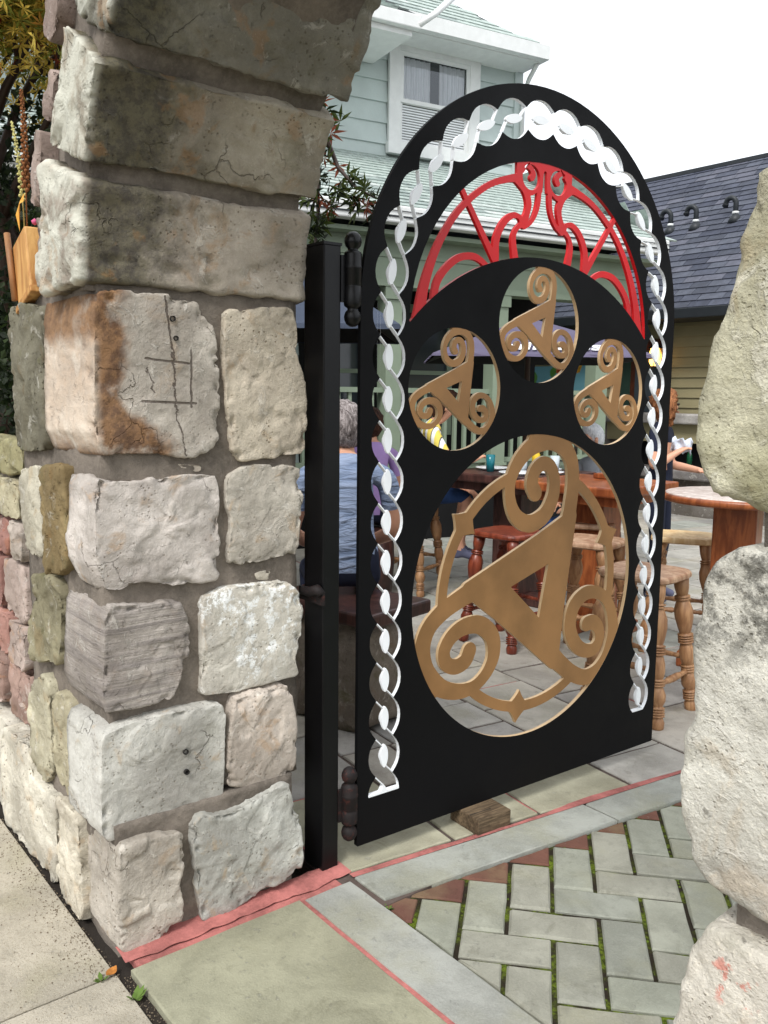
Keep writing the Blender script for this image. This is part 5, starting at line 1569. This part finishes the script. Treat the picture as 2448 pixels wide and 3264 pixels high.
# stone bench the grey haired man sits on
bn = empty('stone_bench', 'rough stone bench block with a dark plank seat under the grey haired man', 'bench', (-1.10,.76,0), rad(12))
stone('stone_block', [(-.24,.03),(.24,.0),(.25,.25),(.235,.50),(-.23,.51),(-.25,.26)], 'Y', -.17, .36, M_STONE_MOSS, bn, (146,136,124), seed=77, n=60, inner=8, side=6, amp=.012)
b = MB(); b.box(-.33,.33,-.22,.22,.51,.575,bev=.012); b.build('plank_seat', M_DARKWOOD, bn)

# ------------------------------------------------------------------ umbrellas
M_PURPLE = simple('purple_grey_canvas', (92,86,108), .9, var=.12, bump=.001)
M_NAVY = simple('navy_grey_canvas', (64,72,88), .9, var=.12, bump=.001)
M_UNDERSHADE = simple('parasol_underside_shade', (14,14,16), .95)
M_POLE = simple('dark_wood_pole', (60,44,34), .5)
def umbrella(loc, rz, half, zr, za, valance, mat, label, text=None):
    t = empty('parasol', label, 'parasol', (*loc,0), rz)
    V = []; F = []; n = 10
    for j in range(n+1):
        f = j/n
        for i in range(4*n):
            s = i//n; u = (i % n)/n
            c = [(-1,-1),(1,-1),(1,1),(-1,1)]; a = c[s]; b_ = c[(s+1) % 4]
            x = a[0]+(b_[0]-a[0])*u; y = a[1]+(b_[1]-a[1])*u
            sag = .05*math.sin(math.pi*f)*(1-abs(2*u-1))
            V.append((x*half*f, y*half*f, za-(za-zr)*f**1.05 - sag*.6))
    for j in range(n):
        for i in range(4*n):
            i2 = (i+1) % (4*n); F.append((j*4*n+i, (j+1)*4*n+i, (j+1)*4*n+i2, j*4*n+i2))
    o = mesh_obj('canopy', V, F, mat, t, False)
    mesh_obj('underside_shade', [(x*.985,y*.985,z-.022) for x,y,z in V], F, M_UNDERSHADE, t)  # added black sheet: the shade under the canopy put in as colour
    V = []; F = []; N4 = 4*16
    for i in range(N4):
        s = i//16; u = (i % 16)/16; c = [(-1,-1),(1,-1),(1,1),(-1,1)]; a = c[s]; b_ = c[(s+1) % 4]
        x = (a[0]+(b_[0]-a[0])*u)*half; y = (a[1]+(b_[1]-a[1])*u)*half
        w_ = .012*math.sin(i*1.9)
        V += [(x,y,zr),(x*(1+.012+w_),y*(1+.012+w_),zr-valance*(1+.06*math.sin(i*2.6)))]
    for i in range(N4):
        i2 = (i+1) % N4; F.append((2*i,2*i+1,2*i2+1,2*i2))
    mesh_obj('valance', V, F, mat, t)
    b = MB(); b.lathe([(.022,.05),(.022,za+.02),(.03,za+.03),(.0,za+.07)], 12); b.build('pole', M_POLE, t)
    b = MB(); b.lathe([(.0,0),(.26,.0),(.26,.05),(.05,.09),(.04,.14),(.0,.14)], 20, None, False); b.build('base', M_DKMETAL, t)
    for k in range(8):
        a = 2*math.pi*k/8; ext = half*(1.0/max(abs(math.cos(a)),abs(math.sin(a))))*.97
        r_ = MB(); r_.tube([(0,0,za-.02),(ext*math.cos(a),ext*math.sin(a),zr-.005)], .010, 6); r_.build('rib', M_POLE, t)
    if text:
        cu = bpy.data.curves.new('lettering', 'FONT'); cu.body = text; cu.size = .23; cu.shear = .25; cu.align_x = 'CENTER'; cu.offset = .004; cu.extrude = .002
        to = bpy.data.objects.new('lettering', cu); COL.objects.link(to)
        dg = bpy.context.evaluated_depsgraph_get(); me = bpy.data.meshes.new_from_object(to.evaluated_get(dg))
        bpy.data.objects.remove(to)
        me.materials.clear(); me.materials.append(M_CHINA)
        lo = bpy.data.objects.new('lettering', me); link(lo, t)
        th = math.atan2(za-zr, half)
        lo.rotation_euler = (th, 0, 0)
        lo.location = (.0, -half*.93, zr+(za-zr)*.07+.012)
    return t
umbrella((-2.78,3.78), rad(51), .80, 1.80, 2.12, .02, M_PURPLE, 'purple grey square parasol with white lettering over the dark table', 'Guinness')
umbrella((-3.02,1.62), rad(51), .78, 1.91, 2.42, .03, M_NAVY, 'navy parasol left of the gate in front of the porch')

# ------------------------------------------------------------------ people
def skin_body(name, joints, bones, classify, mats, parent, sub=1):
    """one continuous skinned figure; joints: name -> (pos, radius)"""
    names = list(joints); idx = {k: i for i, k in enumerate(names)}
    me = bpy.data.meshes.new(name+'_cage')
    me.from_pydata([joints[k][0] for k in names], [(idx[a], idx[b]) for a, b in bones], [])
    o = bpy.data.objects.new(name, me); COL.objects.link(o)
    sk = o.modifiers.new('skin', 'SKIN'); sk.use_smooth_shade = True; sk.branch_smoothing = .6
    ss = o.modifiers.new('sub', 'SUBSURF'); ss.levels = sub+1; ss.render_levels = sub+1
    lay = me.skin_vertices[0].data
    for k in names:
        r = joints[k][1]; r = (r, r) if not isinstance(r, tuple) else r
        lay[idx[k]].radius = r
    lay[0].use_root = True
    dg = bpy.context.evaluated_depsgraph_get()
    nm = bpy.data.meshes.new_from_object(o.evaluated_get(dg))
    bpy.data.objects.remove(o)
    for x in mats: nm.materials.append(x)
    segs = [(Vector(joints[a][0]), Vector(joints[b][0]), a, b) for a, b in bones]
    for p in nm.polygons:
        c = p.center; best = None; bd = 9
        for a, b, na, nb in segs:
            d = b-a; h = max(0, min(1, (c-a).dot(d)/max(d.length_squared, 1e-9))); q = (c-a-d*h).length
            if q < bd: bd = q; best = (na, nb, h)
        p.material_index = classify(best, c)
        p.use_smooth = True
    ob = bpy.data.objects.new(name, nm); link(ob, parent); return ob

M_SKIN = simple('skin', (214,160,132), .5, var=.08)
M_BLUEGREY = NT('blue_grey_jersey', .9, 0, .2)
_c1 = M_BLUEGREY.coord(False, (6,6,22)); _n1 = M_BLUEGREY.noise(_c1, 1.0, 4, .5, .8)
M_BLUEGREY.base(M_BLUEGREY.mix(M_BLUEGREY.ramp(_n1,.3,.7), lin((112,128,156)), lin((150,164,190)))); M_BLUEGREY.bump([(_n1,1.0)], .03); M_BLUEGREY = M_BLUEGREY.m
M_NAVYCLOTH = simple('navy_cloth', (26,32,52), .9, var=.2, bump=.004, bscale=20)
M_JEANS = simple('blue_denim', (44,72,120), .9, var=.3, scale=14, bump=.004, bscale=18)
M_GREYSHIRT = simple('grey_shirt', (156,162,172), .9, var=.2, bump=.006, bscale=14)
M_LILAC = simple('lilac_top', (176,146,204), .9, var=.12, bump=.004, bscale=18)
M_SHOE = simple('grey_blue_shoe', (92,94,118), .7, var=.2)
def stripe_mat():
    t = NT('yellow_striped_cotton', .9, 0, .2); tc = t.n.new('ShaderNodeTexCoord'); sx = t.n.new('ShaderNodeSeparateXYZ'); t.l.new(tc.outputs['Object'], sx.inputs[0])
    a = t.math('MULTIPLY', t.math('ADD', sx.outputs[1], t.math('MULTIPLY', sx.outputs[0], .6)), 13.0); f = t.math('FRACT', a)
    c = t.mix(t.ramp(f, .56, .60), lin((236,214,104)), lin((244,244,240)))
    e = t.math('ABSOLUTE', t.math('SUBTRACT', f, .58)); c = t.mix(t.ramp(e, .03, .06, 1., 0.), c, lin((70,70,84)))
    t.base(c); return t.m
M_STRIPE = stripe_mat()
def hair_mat(name, c1, c2):
    t = NT(name, .7, 0, .3); co = t.coord(False, (60,60,12)); n = t.noise(co, 1, 5, .7, 1.2)
    t.base(t.mix(t.ramp(n, .35, .65), lin(c1), lin(c2))); t.bump([(n, 1.0)], .01); return t.m
M_GREYHAIR = hair_mat('grey_hair', (96,88,86), (178,168,166))
M_BROWNHAIR = hair_mat('brown_hair', (40,24,18), (78,48,34))
M_WHITEHAIR = hair_mat('white_hair', (196,200,206), (240,242,244))
M_CURLHAIR = hair_mat('auburn_curls', (96,56,32), (176,118,76))
M_EYE = simple('eye_dark', (40,30,26), .2); M_LIP = simple('lip', (176,96,88), .5)

def person(loc, rz, label, seat, pose, top, legm, shinm, shoe, hair, lean=0.0, turn=0.0, width=1.0, short_sleeve=True, hair_style='short', head_tilt=.0, scale=1.0):
    """local: +y is the facing direction, +x the person's left... built at real size; seat = hip height when sitting, None when standing"""
    t = empty('person', label, 'person', (*loc, .008), rz); t.scale = (scale,)*3
    hz = seat+.09 if seat else .92
    tl = .50
    L = lambda y, z: (y*math.cos(lean)+z*math.sin(lean), z*math.cos(lean)-y*math.sin(lean))
    def tp(x, y, z): a, b_ = L(y, z); return (x, a, hz+b_)
    J = {}
    J['pelvis'] = (tp(0,0,.0), (.155*width,.125)); J['waist'] = (tp(0,.01,.20), (.140*width,.105)); J['chest'] = (tp(0,.0,.38), (.160*width,.115)); J['collar'] = (tp(0,-.01,.50), (.095,.075))
    J['neck'] = (tp(0,.005,.555), .054)
    hx = math.sin(turn)*.02
    J['jaw'] = (tp(hx,.035,.605), (.056,.062)); J['skull'] = (tp(hx,.025,.685), (.076,.090)); J['crown'] = (tp(hx,.015,.755), (.055,.065))
    nd = Vector((math.sin(turn), math.cos(turn), 0))
    B = [('pelvis','waist'),('waist','chest'),('chest','collar'),('collar','neck'),('neck','jaw'),('jaw','skull'),('skull','crown')]
    fy = tp(hx,.025,.66); J['nose'] = ((fy[0]+nd.x*.105, fy[1]+nd.y*.105, fy[2]-.005), .010); B.append(('skull','nose'))
    for s, sd in ((1,'r'),(-1,'l')):
        J['sh_'+sd] = (tp(s*.175*width,-.005,.455), .062)
        el = pose.get('el_'+sd, (s*.24,-.02,.17)); ha = pose.get('ha_'+sd, (s*.22,.20,.10))
        e = tp(*el); h = tp(*ha)
        J['el_'+sd] = (e, .044); J['wr_'+sd] = (tuple(Vector(e).lerp(Vector(h),.93)), .029); J['palm_'+sd] = (tuple(Vector(e).lerp(Vector(h),1.18)), (.040,.020))
        B += [('collar','sh_'+sd),('sh_'+sd,'el_'+sd),('el_'+sd,'wr_'+sd),('wr_'+sd,'palm_'+sd)]
        d = (Vector(h)-Vector(e)).normalized(); sidev = d.cross(Vector((0,0,1)));
        if sidev.length < .1: sidev = Vector((1,0,0))
        sidev.normalize(); dn = d.cross(sidev)
        pc = Vector(J['palm_'+sd][0])
        for q, (off, ln_) in enumerate(((-.030,.060),(-.010,.072),(.010,.068),(.030,.054))):
            b0 = pc + sidev*off + d*.020; b1 = b0 + d*ln_*.5 + dn*.008; b2 = b1 + d*ln_*.35 + dn*.026
            for nme, pp, rr in (('a',b0,.0105),('b',b1,.0095),('c',b2,.008)): J[f'f{q}{nme}_{sd}'] = (tuple(pp), rr)
            B += [('palm_'+sd,f'f{q}a_{sd}'),(f'f{q}a_{sd}',f'f{q}b_{sd}'),(f'f{q}b_{sd}',f'f{q}c_{sd}')]
        th0 = pc - sidev*.038*s - d*.012; th1 = th0 - sidev*.026*s + d*.034
        J['t0_'+sd] = (tuple(th0), .011); J['t1_'+sd] = (tuple(th1), .0095); B += [('palm_'+sd,'t0_'+sd),('t0_'+sd,'t1_'+sd)]
        if seat:
            kn = pose.get('kn_'+sd, (s*.14,.44,seat+.06)); an = pose.get('an_'+sd, (s*.13,.42,seat-.36 if seat > .5 else .09))
        else:
            kn = pose.get('kn_'+sd, (s*.10,.03,.49)); an = pose.get('an_'+sd, (s*.10,-.02,.09))
        J['hip_'+sd] = ((s*.095*width, .02 if seat else 0, hz-.02), .088); J['kn_'+sd] = (kn, .060); J['an_'+sd] = (an, .042)
        J['toe_'+sd] = ((an[0]+s*.02, an[1]+.16, an[2]-.045), (.042,.032)); J['heel_'+sd] = ((an[0], an[1]-.035, an[2]-.045), .036)
        B += [('pelvis','hip_'+sd),('hip_'+sd,'kn_'+sd),('kn_'+sd,'an_'+sd),('an_'+sd,'toe_'+sd),('an_'+sd,'heel_'+sd)]
    def cls(best, c):
        a, b_, h = best; n = a+' '+b_
        if 'toe' in n or 'heel' in n: return 3
        if 'kn_' in a or ('an_' in b_ and 'kn' in n): return 2
        if 'hip_' in a: return 1
        if b_.startswith('hip_'): return 1
        if a == 'pelvis' and b_ == 'waist': return 1 if h < .12 else 0
        if a.startswith('sh_'): return 0 if (h < .55 or not short_sleeve) else 4
        if a.startswith(('el_','wr_','palm','f','t0','t1')): return 4
        if a in ('neck','jaw','skull'): return 4
        if a == 'collar': return 4 if (b_ == 'neck' and h > .8) else 0
        return 0
    skin_body('body', J, B, cls, [top, legm, shinm, shoe, M_SKIN], t)
    # head details
    c = Vector(J['skull'][0]); rgt = Vector((nd.y, -nd.x, 0)); upv = (Vector(J['crown'][0])-Vector(J['jaw'][0])).normalized()
    for s in (-1, 1):
        b = MB(); b.lathe([(.0,-.012),(.009,-.008),(.012,0),(.009,.008),(.0,.012)], 8, Matrix.Translation(c+rgt*s*.032+nd*.082+upv*.002), False); b.build('eye', M_EYE, t)
        b = MB(); b.lathe([(.0,-.03),(.012,-.022),(.016,.0),(.014,.02),(.0,.03)], 8, Matrix.Translation(c+rgt*s*.078-upv*.012), False); b.build('ear', M_SKIN, t)
    b = MB(); b.box(-.022,.022,-.004,.004,-.005,.005, Matrix.Translation(c+nd*.088-upv*.060) @ Matrix.Rotation(-turn,4,'Z'), .0015); b.build('mouth', M_LIP, t)
    # hair: noisy shell over the skull, left open at the face
    V = []; F = []; n1, n2 = 40, 26
    for j in range(n2+1):
        ph = math.pi*j/n2*.90
        for i in range(n1):
            th = 2*math.pi*i/n1
            dirv = (rgt*math.sin(th)*math.sin(ph) + nd*math.cos(th)*math.sin(ph) + upv*math.cos(ph))
            face = max(0.0, math.cos(th))*max(0, (ph-.75))
            R_ = .118 if hair_style != 'curly' else .135
            if hair_style == 'none': R_ = .108
            r = R_*(1 - .55*min(1, face*1.6))
            k_ = 24 if hair_style != 'curly' else 34
            r += (.010 if hair_style != 'curly' else .026)*noise.noise(dirv*k_*.25 + Vector((loc[0],loc[1],0))) + (.004 if hair_style != 'curly' else .016)*noise.noise(dirv*k_)
            p = c + upv*.010 - nd*.010 + Vector((dirv.x*r*.80, dirv.y*r*.92, dirv.z*r)) if abs(nd.y) > .7 else c + upv*.010 - nd*.010 + dirv*r*.9
            if hair_style == 'curly' and ph > 1.5: p -= upv*.05*(ph-1.5)
            V.append(p)
    for j in range(n2):
        for i in range(n1): F.append((j*n1+i, (j+1)*n1+i, (j+1)*n1+(i+1) % n1, j*n1+(i+1) % n1))
    mesh_obj('hair', V, F, hair, t, True)
    return t

person((-1.10,.76), rad(60), 'grey haired man in blue grey shirt sitting back turned beside the gate post', .575,
       {'el_r':(.25,.10,.20),'ha_r':(.14,.34,.14),'el_l':(-.25,.10,.20),'ha_l':(-.14,.34,.14)}, M_BLUEGREY, M_NAVYCLOTH, M_NAVYCLOTH, simple('pale_blue_shoe', (140,152,176), .7), M_GREYHAIR, lean=.15, width=1.12)
person((-3.02,2.40), rad(75), 'dark haired person in a lilac top sitting further back behind the braid border', .50, {}, M_LILAC, M_NAVYCLOTH, M_NAVYCLOTH, M_SHOE, M_BROWNHAIR, lean=.05)
person((-2.945,2.69), rad(-38), 'person in a yellow and white striped shirt and denim shorts at the dark table', .69,
       {'el_r':(.25,.22,.28),'ha_r':(.10,.36,.40),'el_l':(-.22,.20,.20),'ha_l':(-.12,.42,.16),'an_r':(.12,.36,.33),'an_l':(-.12,.40,.30)}, M_STRIPE, M_JEANS, M_SKIN, M_SHOE, M_BROWNHAIR, lean=.36)
b = MB(); b.lathe([(.15,.0),(.17,.2),(.16,.39),(.13,.395),(.0,.40)], 16); o = b.build('side_stool', M_DARKWOOD); o.location = (-2.37,4.29,.008); tag(o, 'low dark drum stool under the white haired man', 'stool')
b = MB(); b.lathe([(.15,.0),(.17,.25),(.16,.49),(.13,.495),(.0,.50)], 16); o = b.build('drum_stool', M_DARKWOOD); o.location = (-3.02,2.40,.008); tag(o, 'dark drum stool under the person in lilac', 'stool')
person((-2.37,4.29), rad(165), 'white haired man in a grey shirt and jeans sitting behind the dark table', .40, {'el_r':(.25,.12,.22),'ha_r':(.12,.34,.20),'el_l':(-.25,.12,.22),'ha_l':(-.10,.34,.20)}, M_GREYSHIRT, M_JEANS, M_JEANS, M_SHOE, M_WHITEHAIR, lean=.18)
stf = person((-1.62,3.96), rad(-70), 'curly auburn haired server in navy tee holding a white napkin', None,
       {'el_r':(.24,.0,.19),'ha_r':(.12,.15,.31),'el_l':(-.24,.02,.19),'ha_l':(-.18,.25,.16)}, M_NAVYCLOTH, M_NAVYCLOTH, M_NAVYCLOTH, M_SHOE, M_CURLHAIR, hair_style='curly', scale=.90, turn=-.9)
V = []; F = []
for j in range(7):
    for i in range(9):
        V.append((-.07+.14*i/8, .02*math.sin(i*1.3+j), -.045+.10*j/6+.014*math.sin(i*2.1)))
F = [(j*9+i, j*9+i+1, (j+1)*9+i+1, (j+1)*9+i) for j in range(6) for i in range(8)]
nk = mesh_obj('napkin', V, F, simple('white_blue_napkin', (222,230,244), .9), None, True)
nk.location = (-1.45,3.95,1.16); nk.rotation_euler = (.2,.1,rad(35)); md = nk.modifiers.new('thick', 'SOLIDIFY'); md.thickness = .003
tag(nk, 'crumpled white and pale blue napkin in the hand of the server', 'napkin')

# ------------------------------------------------------------------ planting
def leaf_cloud(name, pts_fn, n, size, mats_cols, parent, seed, palmate=False, droop=.6):
    rr = random.Random(seed); V = []; F = []; MI = []
    for _ in range(n):
        c, sc = pts_fn(rr)
        s = size*rr.uniform(.6,1.3)*sc
        nrm = Vector((rr.gauss(0,1), rr.gauss(0,1), rr.gauss(0,1)+droop)).normalized()
        a = nrm.cross(Vector((rr.gauss(0,1),rr.gauss(0,1),rr.gauss(0,1)))).normalized(); b_ = nrm.cross(a)
        k = rr.choices(range(len(mats_cols)), [m_[2] for m_ in mats_cols])[0]
        if palmate:
            base = len(V); V.append(c)
            lob = 5
            for q in range(lob):
                th = rad(-100+50*q); L = s*(1-.10*abs(q-2)); d = a*math.cos(th)+b_*math.sin(th); e = -a*math.sin(th)+b_*math.cos(th)
                V += [c+d*L*.45-e*L*.12, c+d*L-nrm*L*.15, c+d*L*.45+e*L*.12]
                i = base+1+q*3; F.append((base, i, i+1, i+2)); MI.append(k)
        else:
            base = len(V); V += [c-a*s*.5, c+b_*s*.28+nrm*s*.06, c+a*s*.5, c-b_*s*.28+nrm*s*.06]; F.append((base,base+1,base+2,base+3)); MI.append(k)
    return mesh_obj(name, V, F, None, parent, mats=[m_[1] for m_ in mats_cols], mi=MI)
def lm(name, col, rough=.6):
    t = NT(name, rough, 0, .3); co = t.coord(False); n = t.noise(co, 30, 3)
    t.base(t.mix(t.ramp(n,.35,.65), lin(tuple(x*.7 for x in col)), lin(col)))
    tr = t.n.new('ShaderNodeBsdfTranslucent'); ms = t.n.new('ShaderNodeMixShader'); ms.inputs[0].default_value = .35
    tr.inputs['Color'].default_value = lin(tuple(min(255, x*1.1) for x in col)); out_ = t.n['Material Output']
    t.l.new(t.b.outputs[0], ms.inputs[1]); t.l.new(tr.outputs[0], ms.inputs[2]); t.l.new(ms.outputs[0], out_.inputs['Surface'])
    return t.m
LY = ('y', lm('yellow_leaf', (224,196,92)), 6); LO = ('o', lm('orange_leaf', (204,150,70)), .5); LG = ('g', lm('olive_leaf', (140,146,60)), 4); LD = ('d', lm('dark_leaf', (34,46,24)), 6); LR = ('r', lm('red_leaf', (130,52,34)), 1)
def limb_tree(t, base, H, spread, seed, r0=.10):
    rr = random.Random(seed); b = MB(); tips = []
    def grow(p, d, L, r, lev):
        pts = [p]; q = p; dd = d
        for i in range(5):
            dd = (dd + Vector((rr.gauss(0,.13), rr.gauss(0,.13), rr.gauss(0,.08)))).normalized(); q = q+dd*L/5; pts.append(q)
        b.tube(pts, [r*(1-.45*i/5) for i in range(6)], 7)
        if lev == 0: tips.append(q); return
        for k in range(3 if lev > 1 else 3):
            a = rr.uniform(0, 6.28); nd_ = (dd*.75+Vector((math.cos(a), math.sin(a), rr.uniform(.0,.5)))*spread).normalized()
            grow(pts[rr.choice([3,4,5])], nd_, L*rr.uniform(.62,.8), r*.55, lev-1)
    grow(Vector(base), Vector((.05,.02,1)), H*.42, r0, 3)
    return b, tips
mt_ = empty('maple_tree', 'maple tree with yellow and orange autumn leaves behind the garden wall', 'tree', (-4.4,.15,.9))
b, tips = limb_tree(mt_, (0,0,0), 4.2, .50, 4, .11); b.build('trunk', M_POLE, mt_); hitips = [q for q in tips if q.z > 2.75]; print('tips', len(tips), len(hitips))
leaf_cloud('crown', lambda rr: (lambda tp_: (tp_+Vector((rr.gauss(0,.24),rr.gauss(0,.24),rr.gauss(0,.24))), 1))(rr.choice(hitips)), 9000, .075, [LY, LO, LG, LR], mt_, 8, True)
def hedge(name, x0, x1, y0, y1, z0, z1, n, seed, label, cols=(LD,), size=.06):
    t = empty(name, label, 'shrub', ((x0+x1)/2,(y0+y1)/2,0))
    hx, hy, hzz = (x1-x0)/2, (y1-y0)/2, (z1-z0)
    def fn(rr):
        while True:
            p = Vector((rr.uniform(-1,1), rr.uniform(-1,1), rr.uniform(-1,1)))
            if p.length > 1: continue
            if rr.random() < .7: p = p.normalized()*rr.uniform(.82,1.02)
            q = Vector((p.x*hx, p.y*hy, z0+(p.z+1)/2*hzz))
            q += Vector((noise.noise(q*2.2), noise.noise(q*2.2+Vector((5,0,0))), noise.noise(q*2.2+Vector((0,9,0)))))*.22
            return q, 1
    leaf_cloud('foliage', fn, n, size, list(cols), t, seed)
    b = MB()
    for k in range(5): b.tube([(random.uniform(-.1,.1),random.uniform(-.1,.1),0),(random.uniform(-hx,hx)*.5,random.uniform(-hy,hy)*.5,z0+hzz*.6)], [.03,.012], 6)
    b.build('stem', M_POLE, t)
LDG = ('g', lm('deep_green_leaf', (52,66,34)), 2)
hedge('dark_shrub', -3.4,-1.75,-.25,.75,.2,2.95,9000,31,'dense dark evergreen shrub directly behind the left end of the pillar', (LD, LDG))
hedge('dark_shrub', -5.4,-2.6,-.1,1.7,.2,3.75,11000,32,'large dark evergreen shrub further left behind the garden wall', (LD, LDG))
hedge('dark_shrub', -8.5,-5.0,.4,2.8,.2,3.9,7000,33,'dark evergreen shrub at the far left of the garden', (LD, LDG))

# maple twig hanging past the arch on the courtyard side
tw = empty('maple_branch', 'maple branch with green and red leaves hanging past the inner edge of the arch', 'branch', (-.62,.10,0))
b = MB(); tpts = []
for k, pts in enumerate([[(-.5,.25,2.9),(-.15,.15,2.75),(.10,.08,2.55),(.20,.05,2.38)], [(-.15,.15,2.75),(.12,.10,2.42),(.16,.06,2.22),(.15,.05,2.10)], [(.12,.10,2.42),(.2,.12,2.26),(.30,.12,2.18),(.40,.12,2.13)], [(.10,.10,2.30),(.14,.08,2.12),(.15,.06,2.0),(.20,.06,1.92)], [(-.5,.25,2.9),(-.52,.2,1.6),(-.5,.2,.0)]]):
    b.tube(pts, [.010,.007,.005,.003] if k < 4 else [.02,.025,.03], 6)
    if k < 4:
        cp = catmull(pts, 8); tpts += [Vector(p) for p in cp[6:]]
b.build('twig', M_POLE, tw)
leaf_cloud('foliage', lambda rr: (rr.choice(tpts)+Vector((rr.gauss(0,.030),rr.gauss(0,.030),-abs(rr.gauss(.01,.035)))), 1), 130, .052, [('g', lm('maple_green', (70,84,34)), 6), ('d', LD[1], 4), ('r', lm('maple_red_brown', (136,70,44)), 2)], tw, 15, True, .2)

# ------------------------------------------------------------------ wooden planter box on the pillar's shoulder
pb = empty('planter_box', 'small golden wooden box with a round rod edge on the left shoulder of the pillar', 'planter', (-.605,-.700,1.757), rad(-4))
M_GOLDWOOD = wood_mat('golden_pine', (166,112,56), (210,164,98), .6)
b = MB(); b.box(-.082,.080,-.07,.07,0,.200, Matrix.Rotation(rad(-15),4,'Y'), .006); b.build('box', M_GOLDWOOD, pb)
b = MB(); b.tube([(-.086,-.078,.010),(-.138,-.082,.212)], .0095, 10); b.build('rod', wood_mat('brown_rod_wood', (124,84,50), (160,112,68), .6), pb)
b = MB(); b.box(-.088,.112,-.078,.074,-.008,.012, Matrix.Rotation(rad(-15),4,'Y'), .003); b.build('bottom_rail', M_GOLDWOOD, pb)
M_SPIKE1 = simple('pale_seed_head', (196,188,120), .8); M_SPIKE2 = simple('brown_seed_head', (142,90,50), .9); M_YLEAF = simple('yellowed_leaf', (222,160,60), .6)
def spike(pts, r, n, mat, label, seed, loc=(-.63,-.700,1.757)):
    rr = random.Random(seed); o = empty('flower_spike', label, 'plant', loc, 0, None)
    b = MB(); b.tube(pts, .0022, 5); b.build('stem', mat, o)
    cp = catmull(pts, 40); b = MB()
    for i in range(n):
        p = Vector(cp[int(len(cp)*(.25+.74*i/n))]); a = i*2.4; rr_ = r*(1.15-.7*i/n)
        c = p+Vector((math.cos(a),math.sin(a),.1))*rr_*.8
        b.lathe([(.0,-rr_*.6),(rr_*.5,-rr_*.2),(rr_*.5,rr_*.25),(.0,rr_*.6)], 6, Matrix.Translation(c), False)
    b.build('seed_head', mat, o)
    return o
s1 = spike([(-.05,-.04,.20),(-.06,-.04,.34),(-.095,-.04,.46),(-.135,-.04,.545)], .0085, 60, M_SPIKE1, 'pale yellow seed spike rising from the wooden box', 1)
b = MB(); b.add([(-.05,-.05,.30),(-.035,-.06,.27),(-.048,-.055,.21),(-.065,-.06,.26)], [(0,1,2,3)]); b.add([(-.05,-.05,.30),(-.01,-.05,.315),(.0,-.055,.29),(-.03,-.06,.285)], [(0,1,2,3)]); b.build('yellow_leaf', M_YLEAF, s1)
spike([(.005,-.05,.20),(.012,-.05,.36),(.014,-.05,.50),(.002,-.05,.60)], .0100, 90, M_SPIKE2, 'brown dried seed spike close to the arch stones', 2)
b = MB(); b.lathe([(.0,-.008),(.008,-.003),(.010,.004),(.0,.012)], 8, None, False); o = b.build('pink_flower', simple('pink_petal', (214,96,140), .6)); o.location = (-.60,-.735,1.985); tag(o, 'tiny pink flower bud above the wooden box', 'flower')
